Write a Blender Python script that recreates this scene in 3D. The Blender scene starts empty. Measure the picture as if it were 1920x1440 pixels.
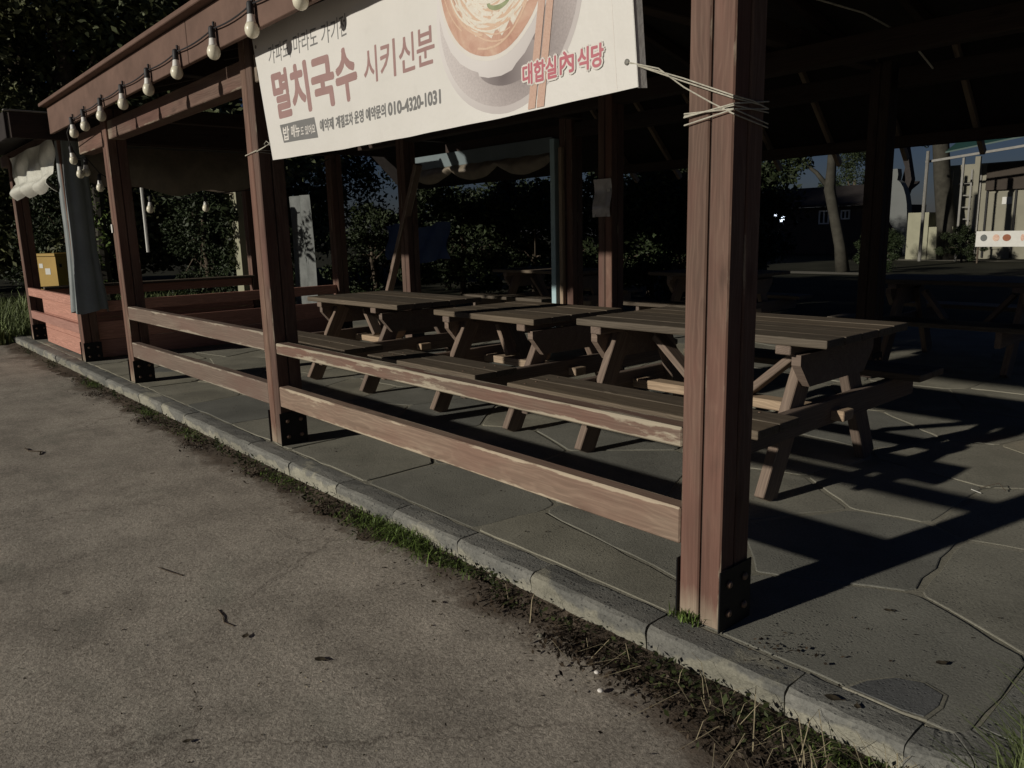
import bpy, bmesh, math, random
from mathutils import Matrix, Vector
random.seed(7)
S = bpy.context.scene
COL = S.collection
RAD = math.radians

# ------------------------------------------------------------ camera, sky, sun, exposure
cam = bpy.data.cameras.new('camera'); co = bpy.data.objects.new('camera', cam); COL.objects.link(co)
cam.sensor_width = 36; cam.lens = 27.0; cam.clip_end = 600; cam.clip_start = .02
CR = ((0.661765, -0.129257, 0.738485), (0.749297, 0.146775, -0.645764), (-0.024921, 0.980688, 0.193982))
co.matrix_world = Matrix(((CR[0][0], CR[0][1], CR[0][2], 0), (CR[1][0], CR[1][1], CR[1][2], 0), (CR[2][0], CR[2][1], CR[2][2], 1.22), (0, 0, 0, 1)))
S.camera = co
SUN = Vector((0.21, 1.0, -0.352))
W = bpy.data.worlds.new('World'); S.world = W; W.use_nodes = True
wn = W.node_tree; wn.nodes.clear()
sky = wn.nodes.new('ShaderNodeTexSky'); sky.sky_type = 'NISHITA'; sky.sun_disc = False
sky.sun_elevation = math.atan2(.352, math.hypot(.21, 1)); sky.sun_rotation = math.atan2(-.21, -1.0)
sky.air_density = 1.0; sky.dust_density = .4; sky.ozone_density = 4
tint = wn.nodes.new('ShaderNodeMix'); tint.data_type = 'RGBA'; tint.blend_type = 'MULTIPLY'
tint.inputs[0].default_value = 1; tint.inputs[7].default_value = (.58, .56, .72, 1)
bg = wn.nodes.new('ShaderNodeBackground'); bg.inputs[1].default_value = .0130
wo = wn.nodes.new('ShaderNodeOutputWorld')
wn.links.new(sky.outputs[0], tint.inputs[6]); wn.links.new(tint.outputs[2], bg.inputs[0]); wn.links.new(bg.outputs[0], wo.inputs[0])
sl = bpy.data.lights.new('sun', 'SUN'); sl.energy = 2.4; sl.angle = RAD(1.1); sl.color = (1, .93, .82)
so = bpy.data.objects.new('sun', sl); COL.objects.link(so)
so.rotation_euler = SUN.to_track_quat('-Z', 'Y').to_euler()
S.view_settings.view_transform = 'Standard'; S.view_settings.look = 'None'
S.view_settings.exposure = 0.32; S.view_settings.gamma = 1; S.view_settings.use_curve_mapping = False
S.render.engine = 'CYCLES'
S.cycles.max_bounces = 5; S.cycles.diffuse_bounces = 3; S.cycles.use_denoising = True

# ------------------------------------------------------------ material helpers
class NT:
    def __init__(s, name):
        s.m = bpy.data.materials.new(name); s.m.use_nodes = True; s.t = s.m.node_tree; s.t.nodes.clear()
        s.out = s.n('OutputMaterial'); s.b = s.n('BsdfPrincipled'); s.l(s.b, 0, s.out, 0)
    def n(s, k, **kw):
        x = s.t.nodes.new('ShaderNode' + k)
        for a, v in kw.items(): setattr(x, a, v)
        return x
    def l(s, a, i, b, j): s.t.links.new(a.outputs[i], b.inputs[j])
    def coord(s, which='Object', scale=(1, 1, 1), rnd=0):
        tc = s.n('TexCoord'); mp = s.n('Mapping'); mp.inputs['Scale'].default_value = scale
        s.l(tc, which, mp, 0)
        if rnd:
            oi = s.n('ObjectInfo'); mu = s.n('Math', operation='MULTIPLY'); mu.inputs[1].default_value = rnd
            s.l(oi, 'Random', mu, 0); s.l(mu, 0, mp, 'Location')
        return mp
    def noise(s, v, scale, detail=4, rough=.6, dist=0):
        x = s.n('TexNoise'); x.inputs['Scale'].default_value = scale; x.inputs['Detail'].default_value = detail
        x.inputs['Roughness'].default_value = rough; x.inputs['Distortion'].default_value = dist
        s.l(v, 0, x, 'Vector'); return x
    def vor(s, v, scale, feature='F1'):
        x = s.n('TexVoronoi', feature=feature); x.inputs['Scale'].default_value = scale; s.l(v, 0, x, 'Vector'); return x
    def ramp(s, a, i, stops):
        r = s.n('ValToRGB'); e = r.color_ramp.elements
        while len(e) < len(stops): e.new(.5)
        for q, (p, c) in zip(e, stops):
            q.position = p; q.color = (c if len(c) == 4 else (*c, 1)) if isinstance(c, tuple) else (c, c, c, 1)
        s.l(a, i, r, 0); return r
    def mix(s, fac, a, b, mode='MIX'):
        x = s.n('Mix', data_type='RGBA', blend_type=mode)
        for v, j in ((fac, 0), (a, 6), (b, 7)):
            if isinstance(v, (int, float)): x.inputs[j].default_value = v if j == 0 else (v, v, v, 1)
            elif isinstance(v, tuple) and not hasattr(v[0], 'outputs'): x.inputs[j].default_value = (*v[:3], 1)
            elif isinstance(v, tuple): s.l(v[0], v[1], x, j)
            else: s.l(v, 2 if v.bl_idname == 'ShaderNodeMix' else 0, x, j)
        return x
    def math(s, op, a, b=None, clamp=False):
        x = s.n('Math', operation=op, use_clamp=clamp)
        for v, j in ((a, 0), (b, 1)):
            if v is None: continue
            if isinstance(v, (int, float)): x.inputs[j].default_value = v
            elif isinstance(v, tuple): s.l(v[0], v[1], x, j)
            else: s.l(v, 0, x, j)
        return x
    def done(s, col, rough=.7, spec=.3, bump=None, bs=.3, bd=.01, metal=0):
        if isinstance(col, tuple): s.b.inputs['Base Color'].default_value = (*col, 1)
        else: s.l(col, 2 if col.bl_idname == 'ShaderNodeMix' else 0, s.b, 'Base Color')
        s.b.inputs['Roughness'].default_value = rough; s.b.inputs['Specular IOR Level'].default_value = spec
        s.b.inputs['Metallic'].default_value = metal
        if bump is not None:
            bp = s.n('Bump'); bp.inputs['Strength'].default_value = bs; bp.inputs['Distance'].default_value = bd
            s.l(bump, 2 if bump.bl_idname == 'ShaderNodeMix' else 0, bp, 'Height'); s.l(bp, 0, s.b, 'Normal')
        return s.m

def wood(name, a, b, pale, wear=.5, edge=.35, rough=.72, knots=True, paint=None, foot=False):
    t = NT(name)
    v = t.coord('Object', (.9, 12, 12), 37)
    g = t.noise(v, 2.2, 7, .62, .9)
    vf = t.coord('Object', (2.5, 160, 160), 37); f = t.noise(vf, 1.0, 3, .6)
    base = t.ramp(g, 0, [(.3, a), (.5, tuple((x + y) / 2 for x, y in zip(a, b))), (.68, b)])
    # growth-ring lines
    oi_ = t.n('ObjectInfo'); cmb = t.n('CombineXYZ')
    t.l(t.math('MULTIPLY', (oi_, 'Random'), 31.), 0, cmb, 0)
    t.l(t.math('ADD', t.math('MULTIPLY', (oi_, 'Random'), .05), .03), 0, cmb, 1); t.l(t.math('SUBTRACT', .085, t.math('MULTIPLY', (oi_, 'Random'), .06)), 0, cmb, 2)
    tcw = t.n('TexCoord'); ad = t.n('VectorMath', operation='ADD'); t.l(tcw, 'Object', ad, 0); t.l(cmb, 0, ad, 1)
    wq = t.coord('Object', (1.5, 6, 6), 53); wz = t.noise(wq, 1.3, 3, .55)
    sep = t.n('SeparateXYZ'); t.l(ad, 0, sep, 0)
    rad = t.math('SQRT', t.math('ADD', t.math('POWER', (sep, 1), 2.), t.math('POWER', (sep, 2), 2.)))
    ph = t.math('ADD', t.math('MULTIPLY', rad, 520.), t.math('MULTIPLY', (wz, 0), 46.))
    sn = t.math('ADD', t.math('MULTIPLY', t.math('SINE', ph), .5), .5)
    wr = t.ramp(sn, 0, [(.5, 0.), (.97, 1.)])
    base = t.mix(t.math('MULTIPLY', wr, .24), base, tuple(min(1, x * 1.6) for x in b))
    if knots:
        vk = t.coord('Object', (3.2, 9, 9), 91); k = t.vor(vk, 1.0)
        kr = t.ramp(k, 'Distance', [(.07, 1.), (.14, .5), (.24, 0.)])
        base = t.mix(t.math('MULTIPLY', kr, .62), base, tuple(x * .45 for x in a))
    if paint:
        vp = t.coord('Object', (.9, 2.5, 2.5), 23); pn = t.noise(vp, 1.6, 6, .65)
        pr = t.ramp(pn, 0, [(.42, 0.), (.62, 1.)]); base = t.mix(t.math('MULTIPLY', pr, .75), base, paint)
    # wear: bare pale wood in patches and along arrises
    tc = t.n('TexCoord'); sx = t.n('SeparateXYZ'); t.l(tc, 'Generated', sx, 0)
    ey = t.math('MULTIPLY', t.math('ABSOLUTE', t.math('SUBTRACT', (sx, 1), .5)), 2.)
    ez = t.math('MULTIPLY', t.math('ABSOLUTE', t.math('SUBTRACT', (sx, 2), .5)), 2.)
    em = t.math('MULTIPLY', t.math('POWER', ey, 5.), t.math('POWER', ez, 5.))
    v2 = t.coord('Object', (1.6, 9, 9), 71); wn_ = t.noise(v2, 1.7, 7, .68)
    s_ = t.math('ADD', wn_, t.math('MULTIPLY', em, edge))
    wm = t.ramp(s_, 0, [(1.02 - wear * .5, 0.), (1.09 - wear * .5, 1.)])
    base = t.mix(t.math('MULTIPLY', wm, .85), base, pale)
    if foot:
        fm = t.ramp(t.math('ADD', (sx, 0), t.math('MULTIPLY', t.math('SUBTRACT', (wn_, 0), .5), .09)), 0, [(.012, .8), (.05, 0.)])
        base = t.mix(fm, base, tuple(x * .82 for x in pale))
        gm_ = t.noise(v2, .8, 5, .6); base = t.mix(1., base, t.ramp(gm_, 0, [(.3, .72), (.65, 1.1)]), 'MULTIPLY')
    fine = t.ramp(f, 0, [(.3, .84), (.7, 1.08)])
    base = t.mix(1., base, fine, 'MULTIPLY')
    base = t.mix(1., base, t.ramp(oi_, 'Random', [(0., (.80, .82, .84)), (.5, (1., 1., 1.)), (1., (1.16, 1.13, 1.08))]), 'MULTIPLY')
    h = t.mix(.4, (g, 0), (f, 0))
    return t.done(base, rough, .25, h, .35, .004)

def plain(name, c, rough=.6, spec=.3, var=.25, scale=8, metal=0, bs=.15):
    t = NT(name); v = t.coord('Object', (1, 1, 1), 19); n = t.noise(v, scale, 6, .65)
    r = t.ramp(n, 0, [(.25, tuple(x * (1 - var) for x in c)), (.75, tuple(min(1, x * (1 + var)) for x in c))])
    return t.done(r, rough, spec, n, bs, .005, metal)

M = {}
M['red'] = wood('painted_red_brown_wood', (.125, .078, .06), (.19, .126, .096), (.40, .33, .25), .57, .32, paint=(.165, .085, .066), foot=True)
M['rail'] = wood('worn_rail_wood', (.18, .132, .102), (.25, .19, .148), (.46, .40, .31), .74, .36, paint=(.205, .13, .102))
M['rail_worn'] = wood('peeling_rail_wood', (.155, .108, .082), (.225, .165, .126), (.50, .44, .33), .93, .46, paint=(.21, .112, .084))
M['fascia'] = plain('painted_fascia_wood', (.155, .098, .076), .75, .2, .25, 5)
M['darkshadewood'] = wood('dark_and_shade_toned_wood', (.035, .024, .02), (.055, .038, .03), (.1, .08, .06), .45, .1)  # near-black base puts under-roof shade into the colour of inner beams and rafters
M['table'] = wood('weathered_table_wood', (.085, .068, .05), (.15, .122, .09), (.33, .28, .21), .6, .18, .65, False)
M['tleg'] = wood('stained_table_leg_wood', (.15, .11, .088), (.215, .165, .13), (.36, .3, .23), .56, .2, .7, False)
M['stretch'] = wood('bare_stretcher_wood', (.27, .2, .14), (.4, .31, .22), (.5, .42, .32), .5, .2)
M['boothred'] = wood('salmon_red_painted_board', (.36, .185, .145), (.46, .25, .20), (.5, .36, .30), .45, .2, .65, False)
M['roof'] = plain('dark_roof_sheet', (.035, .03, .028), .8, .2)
M['black'] = plain('black_painted_steel', (.008, .008, .009), .6, .3)
M['bolt'] = plain('rusty_bolt_steel', (.24, .16, .115), .5, .5, .4, 40, .4)
M['bulb'] = plain('frosted_bulb_plastic', (.80, .76, .60), .35, .5, .04)
M['collar'] = plain('white_bulb_plastic', (.8, .79, .74), .4, .5, .05)
M['rubber'] = plain('black_rubber', (.03, .03, .033), .6, .4)
M['twine'] = plain('pale_twine', (.50, .48, .40), .9, .1, .35, 60)
M['vinylgrey'] = plain('grey_vinyl_sheet', (.25, .28, .28), .35, .5, .2, 4)
M['tarp'] = plain('white_vinyl_tarp', (.72, .72, .64), .2, .7, .12, 16, 0, .5)
M['greysheet'] = plain('dull_grey_wall_sheet', (.15, .16, .155), .6, .3, .35, 5)
M['bluepaint'] = plain('pale_blue_painted_steel', (.42, .58, .62), .5, .4, .1)
M['headfabric'] = plain('dull_blue_vinyl', (.16, .2, .21), .5, .4, .15, 3)
M['rolled'] = plain('brown_rolled_vinyl', (.2, .17, .13), .45, .4, .3, 6)
M['white'] = plain('white_paint', (.62, .62, .58), .5, .4, .08)
M['cream'] = plain('cream_painted_metal', (.23, .22, .165), .6, .3, .15, 1.5)
M['creamwall'] = plain('pale_yellow_wall', (.32, .315, .225), .7, .2, .12, 2)
M['yellow'] = plain('yellow_painted_steel', (.40, .26, .06), .5, .4, .12, 4)
M['bluetarp'] = plain('dark_blue_tarp', (.025, .05, .13), .6, .3)
M['paper'] = plain('laminated_paper', (.42, .41, .4), .18, .7, .3, 14)
M['housewall'] = plain('dark_house_wall', (.055, .045, .036), .8, .2, .2, 2)
M['darkgreen'] = plain('dark_green_sheet', (.018, .055, .046), .5, .4, .2, 2)
M['greyslab'] = plain('pale_grey_slab', (.15, .16, .155), .7, .2, .1, 1)
M['pot'] = plain('terracotta', (.3, .12, .07), .8, .2)
M['pole'] = plain('galvanised_pole', (.2, .195, .175), .5, .4)
M['inkred'] = plain('faded_maroon_print', (.37, .235, .22), .5, .3, .06)
M['inkred2'] = plain('bright_red_print', (.52, .17, .2), .5, .3, .06)
M['inkgrey'] = plain('charcoal_print', (.20, .20, .195), .5, .3, .06)
M['inkwhite'] = plain('white_print', (.74, .71, .66), .5, .3, .03)
M['leafdead'] = plain('dead_leaf', (.055, .045, .03), .8, .2, .4, 30)
M['straw'] = plain('dry_straw', (.36, .31, .2), .8, .2, .35, 20)
M['bark'] = plain('tree_bark', (.10, .08, .06), .9, .1, .5, 9, 0, .6)
M['palebark'] = plain('pale_tree_bark', (.055, .052, .042), .9, .1, .35, 5, 0, .5)

def banner_mat():
    t = NT('vinyl_banner_sheet'); v = t.coord('Object'); n = t.noise(v, 1.6, 5, .6); n2 = t.noise(v, 9, 4, .6)
    r = t.ramp(n, 0, [(.3, (.71, .695, .65)), (.7, (.78, .765, .725))])
    st = t.ramp(n2, 0, [(.62, 0.), (.8, 1.)])
    c = t.mix(t.math('MULTIPLY', st, .12), r, (.42, .4, .36))
    h = t.mix(.5, (n, 0), (n2, 0))
    return t.done(c, .42, .4, h, .5, .02)
M['banner'] = banner_mat()

def foliage(name, c, var=.5):
    t = NT(name); oi = t.n('ObjectInfo'); g = t.n('NewGeometry')
    r = t.ramp(g, 'Random Per Island', [(0., tuple(x * (1 - var) for x in c)), (.6, c), (1., tuple(x * (1 + var) for x in c))])
    m = t.done(r, .6, .25)
    t.b.inputs['Transmission Weight'].default_value = 0
    return m
M['leafA'] = foliage('dark_tree_foliage', (.03, .042, .017), .35)
M['leafB'] = foliage('olive_tree_foliage', (.105, .115, .05), .45)
M['leafE'] = foliage('tall_tree_foliage', (.085, .10, .045), .45)
M['leafC'] = foliage('shrub_foliage', (.028, .042, .016), .4)
M['weed'] = foliage('kerb_weed_leaves', (.10, .15, .035), .6)
M['weeddark'] = foliage('dark_weed_leaves', (.035, .045, .015), .7)
M['grass'] = foliage('grass_blades', (.16, .20, .08), .5)
M['litter'] = foliage('leaf_litter', (.045, .033, .022), .8)

def road_mat():
    t = NT('worn_concrete_lane'); v = t.coord('Object')
    a = t.noise(v, .55, 4, .55); b = t.noise(v, 3.2, 6, .65); c = t.noise(v, 95, 5, .75); d = t.noise(v, 260, 2, .7)
    col = t.ramp(a, 0, [(.3, (.385, .348, .292)), (.55, (.435, .395, .332)), (.75, (.465, .425, .36))])
    br = t.ramp(b, 0, [(.3, .70), (.52, .98), (.72, 1.15)]); col = t.mix(1., col, br, 'MULTIPLY')
    cr = t.ramp(c, 0, [(.36, .66), (.5, .98), (.66, 1.17)]); col = t.mix(1., col, cr, 'MULTIPLY')
    ag = t.vor(v, 150); agr = t.n('SeparateColor'); t.l(ag, 'Color', agr, 0); agm = t.ramp(agr, 0, [(0., .76), (.6, 1.0), (1., 1.22)]); col = t.mix(.9, col, agm, 'MULTIPLY')
    dr = t.ramp(d, 0, [(.36, .78), (.55, 1.05)]); col = t.mix(.8, col, dr, 'MULTIPLY')
    g1 = t.noise(v, 1.7, 3, .6); gm = t.ramp(g1, 0, [(.6, 0.), (.72, 1.)])
    col = t.mix(t.math('MULTIPLY', gm, .3), col, (.2, .21, .17))
    sp = t.vor(v, 3.1); spm = t.ramp(sp, 'Distance', [(.035, 1.), (.06, 0.)])
    col = t.mix(t.math('MULTIPLY', spm, .65), col, (.11, .095, .08))
    sp2 = t.vor(v, 17); s2 = t.ramp(sp2, 'Distance', [(.09, 1.), (.15, 0.)])
    col = t.mix(t.math('MULTIPLY', s2, .4), col, (.15, .125, .105))
    # damp earth washed over the lane beside the kerb
    sx = t.n('SeparateXYZ'); t.l(v, 0, sx, 0)
    e1 = t.noise(v, 2.1, 6, .62); e2 = t.noise(v, 14, 5, .7)
    k = t.math('ADD', t.math('MULTIPLY', t.math('ADD', t.math('SUBTRACT', (sx, 1), 1.56), t.math('MULTIPLY', t.math('ADD', (sx, 0), 1.9, True), .16)), 5.), t.math('ADD', t.math('MULTIPLY', t.math('SUBTRACT', (e1, 0), .5), 3.4), t.math('MULTIPLY', t.math('SUBTRACT', (e2, 0), .5), 1.1)))
    em = t.ramp(k, 0, [(-.0, 0.), (.22, .55), (.6, 1.)])
    dirt = t.mix(1., (.125, .098, .075), t.ramp(e2, 0, [(.3, .6), (.7, 1.35)]), 'MULTIPLY')
    col = t.mix(t.math('MULTIPLY', em, .88), col, dirt)
    cv = t.n('VectorMath', operation='ADD'); cs = t.n('VectorMath', operation='SCALE'); cs.inputs['Scale'].default_value = .35
    t.l(b, 'Color', cs, 0); t.l(v, 0, cv, 0); t.l(cs, 0, cv, 1)
    ck = t.n('TexVoronoi', feature='DISTANCE_TO_EDGE'); ck.inputs['Scale'].default_value = .75; t.l(cv, 0, ck, 'Vector')
    ckm = t.math('MULTIPLY', t.ramp(ck, 'Distance', [(.001, 1.), (.005, 0.)]), t.ramp(a, 0, [(.5, 0.), (.58, 1.)]))
    col = t.mix(t.math('MULTIPLY', ckm, .6), col, (.10, .085, .07))
    wp = t.coord('Object', (.25, 2.2, 1)); wpn = t.noise(wp, 1.3, 4, .6); col = t.mix(1., col, t.ramp(wpn, 0, [(.32, .82), (.5, 1.), (.7, 1.08)]), 'MULTIPLY')
    h = t.mix(.45, (c, 0), (b, 0))
    return t.done(col, .95, .1, h, .6, .012)
M['road'] = road_mat()

def stone_mat(name, c1, c2, pore=.5, sc=1.0):
    t = NT(name); v = t.coord('Object', (1, 1, 1), 13)
    a = t.noise(v, 2.4 * sc, 5, .6); c = t.noise(v, 120, 4, .7)
    oi = t.n('ObjectInfo')
    col = t.ramp(a, 0, [(.32, c1), (.68, c2)])
    cr = t.ramp(c, 0, [(.32, .7), (.68, 1.2)]); col = t.mix(.8, col, cr, 'MULTIPLY')
    rr = t.ramp(oi, 'Random', [(0., (.74, .76, .79)), (.5, (.98, .97, .94)), (1., (1.18, 1.14, 1.04))]); col = t.mix(1., col, rr, 'MULTIPLY')
    p = t.vor(v, 62); pz = t.noise(v, 5, 3, .6)
    pm = t.math('MULTIPLY', t.ramp(p, 'Distance', [(.16, 1.), (.26, 0.)]), t.ramp(pz, 0, [(.42, 0.), (.62, 1.)]))
    col = t.mix(t.math('MULTIPLY', pm, pore), col, (.05, .05, .055))
    st = t.noise(v, 1.3, 4, .62); sm = t.ramp(st, 0, [(.56, 0.), (.7, 1.)])
    col = t.mix(t.math('MULTIPLY', sm, .4), col, tuple(x * .45 for x in c1))
    h = t.math('SUBTRACT', (c, 0), t.math('MULTIPLY', pm, .8))
    return t.done(col, .85, .2, h, .4, .006)
M['flag'] = stone_mat('basalt_flagstone', (.20, .197, .168), (.30, .294, .25), .55)
M['flagdark'] = stone_mat('dark_basalt_flagstone', (.115, .12, .122), (.16, .165, .165), .3)
M['mortar'] = stone_mat('sandy_mortar', (.25, .24, .19), (.37, .35, .28), .1)

def kerb_mat():
    t = NT('weathered_kerb_stone'); v = t.coord('Object', (1, 1, 1), 13); tc = t.n('TexCoord')
    sx = t.n('SeparateXYZ'); t.l(tc, 'Object', sx, 0)
    a = t.noise(v, 6, 6, .65); c = t.noise(v, 110, 4, .7); b = t.noise(v, 2.0, 5, .65)
    k = t.math('ADD', t.math('ADD', t.math('MULTIPLY', (sx, 2), 16.), .80), t.math('MULTIPLY', t.math('SUBTRACT', (b, 0), .5), 7.5))
    m = t.ramp(k, 0, [(.0, 0.), (.3, 1.)])
    lo = t.ramp(a, 0, [(.3, (.24, .235, .19)), (.7, (.37, .355, .285))])
    hi = t.ramp(a, 0, [(.3, (.12, .124, .12)), (.7, (.205, .205, .19))])
    col = t.mix(t.math('MULTIPLY', m, .82), lo, hi)
    oi = t.n('ObjectInfo'); rr = t.ramp(oi, 'Random', [(0., .85), (1., 1.15)]); col = t.mix(1., col, rr, 'MULTIPLY')
    cr = t.ramp(c, 0, [(.32, .72), (.68, 1.2)]); col = t.mix(.9, col, cr, 'MULTIPLY')
    p = t.vor(v, 48); pm = t.math('MULTIPLY', t.ramp(p, 'Distance', [(.16, 1.), (.27, 0.)]), t.ramp(b, 0, [(.4, 0.), (.6, 1.)]))
    col = t.mix(t.math('MULTIPLY', pm, .75), col, (.035, .038, .042))
    h = t.math('SUBTRACT', (c, 0), pm)
    return t.done(col, .88, .2, h, .5, .008)
M['kerb'] = kerb_mat()

def soil_mat():
    t = NT('dark_damp_soil'); v = t.coord('Object'); a = t.noise(v, 5, 6, .7); c = t.noise(v, 80, 5, .75)
    col = t.ramp(a, 0, [(.3, (.06, .047, .036)), (.55, (.11, .087, .066)), (.75, (.19, .155, .12))])
    cr = t.ramp(c, 0, [(.3, .55), (.7, 1.35)]); col = t.mix(1., col, cr, 'MULTIPLY')
    return t.done(col, .95, .1, c, .7, .02)
M['soil'] = soil_mat()
M['ground'] = plain('dark_bare_ground', (.03, .03, .02), .95, .1, .5, 1.2, 0, .5)
M['path'] = plain('pale_concrete_path', (.18, .17, .14), .9, .1, .2, 2)

def printm(name, kind):
    t = NT(name); v = t.coord('Object')
    def radial(cx, cz, stops):
        d = t.n('VectorMath', operation='DISTANCE'); t.l(v, 0, d, 0); d.inputs[1].default_value = (cx, 1.846, cz)
        return t.ramp(d, 'Value', stops)
    g = t.noise(v, 150, 3, .65)
    if kind == 'plate':
        c = radial(-1.99, 1.84, [(.05, (.27, .235, .23)), (.2, (.42, .375, .365)), (.36, (.60, .555, .54)), (.5, (.66, .62, .605))])
        c = t.mix(.5, c, t.ramp(g, 0, [(.3, .75), (.7, 1.2)]), 'MULTIPLY')
    elif kind == 'plate2': c = radial(-2.12, 1.75, [(.0, (.17, .145, .145)), (.12, (.3, .265, .26)), (.22, (.42, .375, .365))])
    elif kind == 'rim': c = radial(-2.3, 2.1, [(.0, (.78, .755, .735)), (.3, (.72, .69, .67)), (.48, (.56, .52, .505))])
    elif kind == 'soup':
        n = t.noise(v, 8, 5, .65, 1.5); c = t.ramp(n, 0, [(.3, (.50, .28, .21)), (.5, (.62, .40, .30)), (.72, (.70, .54, .41))])
    elif kind == 'noodle':
        n = t.noise(v, 10, 4, .65, 3.); c = t.ramp(n, 0, [(.3, (.66, .47, .33)), (.45, (.76, .70, .60)), (.7, (.80, .78, .71))])
    elif kind == 'strand': c = t.ramp(g, 0, [(.3, (.76, .70, .58)), (.7, (.82, .79, .71))])
    elif kind == 'strand2': c = t.ramp(g, 0, [(.3, (.68, .47, .34)), (.7, (.74, .57, .43))])
    elif kind == 'chop': c = t.ramp(g, 0, [(.3, (.55, .36, .28)), (.7, (.62, .44, .35))])
    else: n = t.noise(v, 20, 3); c = t.ramp(n, 0, [(.3, (.20, .24, .12)), (.7, (.40, .44, .27))])
    return t.done(c, .42, .4)
for k in ('plate', 'plate2', 'rim', 'soup', 'noodle', 'strand', 'strand2', 'chop', 'green'): M['p_' + k] = printm('printed_' + k, k)

# ------------------------------------------------------------ object helpers
WM = {}
def tag(o, label=None, cat=None, group=None, kind=None):
    if label: o['label'] = label
    if cat: o['category'] = cat
    if group: o['group'] = group
    if kind: o['kind'] = kind
    return o
def link(o, parent=None, mw=None):
    mw = mw or Matrix.Identity(4)
    COL.objects.link(o)
    if parent is not None:
        o.parent = parent; o.matrix_basis = WM[parent].inverted() @ mw
    else: o.matrix_basis = mw
    WM[o] = mw
    return o
def thing(name, loc, label, cat, group=None):
    o = bpy.data.objects.new(name, None); o.empty_display_size = .1
    link(o, None, Matrix.Translation(loc)); return tag(o, label, cat, group)
class MB:
    def __init__(s): s.v = []; s.f = []; s.uv = None
    def box(s, x0, x1, y0, y1, z0, z1):
        b = len(s.v)
        s.v += [(x, y, z) for z in (z0, z1) for y in (y0, y1) for x in (x0, x1)]
        s.f += [tuple(b + i for i in q) for q in ((0, 2, 3, 1), (4, 5, 7, 6), (0, 1, 5, 4), (2, 6, 7, 3), (0, 4, 6, 2), (1, 3, 7, 5))]
    def poly(s, pts, flip=False):
        b = len(s.v); s.v += list(pts); r = list(range(b, b + len(pts))); s.f.append(tuple(r[::-1] if flip else r))
    def tube(s, pts, r, n=6, caps=True):
        pts = [Vector(p) for p in pts]; rr = r if isinstance(r, (list, tuple)) else [r] * len(pts)
        b = len(s.v); up = None
        for i, p in enumerate(pts):
            d = (pts[min(i + 1, len(pts) - 1)] - pts[max(i - 1, 0)]).normalized()
            if up is None: up = Vector((0, 0, 1)) if abs(d.z) < .9 else Vector((1, 0, 0))
            a = d.cross(up); a = a.normalized() if a.length > 1e-6 else d.orthogonal().normalized()
            c = a.cross(d).normalized(); up = c
            for k in range(n):
                t = 2 * math.pi * k / n; s.v.append(tuple(p + (a * math.cos(t) + c * math.sin(t)) * rr[i]))
        for i in range(len(pts) - 1):
            for k in range(n):
                s.f.append((b + i * n + k, b + i * n + (k + 1) % n, b + (i + 1) * n + (k + 1) % n, b + (i + 1) * n + k))
        if caps:
            s.f.append(tuple(b + k for k in range(n))[::-1]); s.f.append(tuple(b + (len(pts) - 1) * n + k for k in range(n)))
    def lathe(s, prof, n=12, c=(0, 0, 0)):
        s.tube_prof = None; b = len(s.v)
        for r, z in prof:
            for k in range(n):
                t = 2 * math.pi * k / n; s.v.append((c[0] + r * math.cos(t), c[1] + r * math.sin(t), c[2] + z))
        for i in range(len(prof) - 1):
            for k in range(n):
                s.f.append((b + i * n + k, b + i * n + (k + 1) % n, b + (i + 1) * n + (k + 1) % n, b + (i + 1) * n + k))
        s.f.append(tuple(b + k for k in range(n))[::-1]); s.f.append(tuple(b + (len(prof) - 1) * n + k for k in range(n)))
    def mesh(s, name, mat, smooth=False):
        me = bpy.data.meshes.new(name); me.from_pydata(s.v, [], s.f); me.update()
        if mat is not None: me.materials.append(mat)
        if smooth:
            for p in me.polygons: p.use_smooth = True
        return me
    def build(s, name, mat, parent=None, mw=None, smooth=False):
        return link(bpy.data.objects.new(name, s.mesh(name, mat, smooth)), parent, mw)
CACHE = {}
def boxmesh(L, w, h, bev, mat, chamf=None):
    k = (round(L, 3), round(w, 3), round(h, 3), bev, mat.name)
    if k in CACHE: return CACHE[k]
    bm = bmesh.new(); bmesh.ops.create_cube(bm, size=1)
    for v in bm.verts: v.co = Vector((v.co.x * L, v.co.y * w, v.co.z * h))
    if bev: bmesh.ops.bevel(bm, geom=list(bm.edges), offset=bev, segments=2 if bev > .006 else 1, affect='EDGES', profile=.6)
    me = bpy.data.meshes.new('board'); bm.to_mesh(me); bm.free(); me.materials.append(mat)
    CACHE[k] = me; return me
def board(name, parent, a, b, w, h, mat, up=(0, 0, 1), bev=.004):
    """a bar from a to b (centre line); w across, h along up"""
    a, b, up = Vector(a), Vector(b), Vector(up); x = (b - a).normalized(); y = up.cross(x).normalized(); z = x.cross(y)
    R = Matrix((x, y, z)).transposed().to_4x4()
    return link(bpy.data.objects.new(name, boxmesh((b - a).length, w, h, bev, mat)), parent, Matrix.Translation((a + b) / 2) @ R)
def jit(a): return random.uniform(-a, a)

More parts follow.
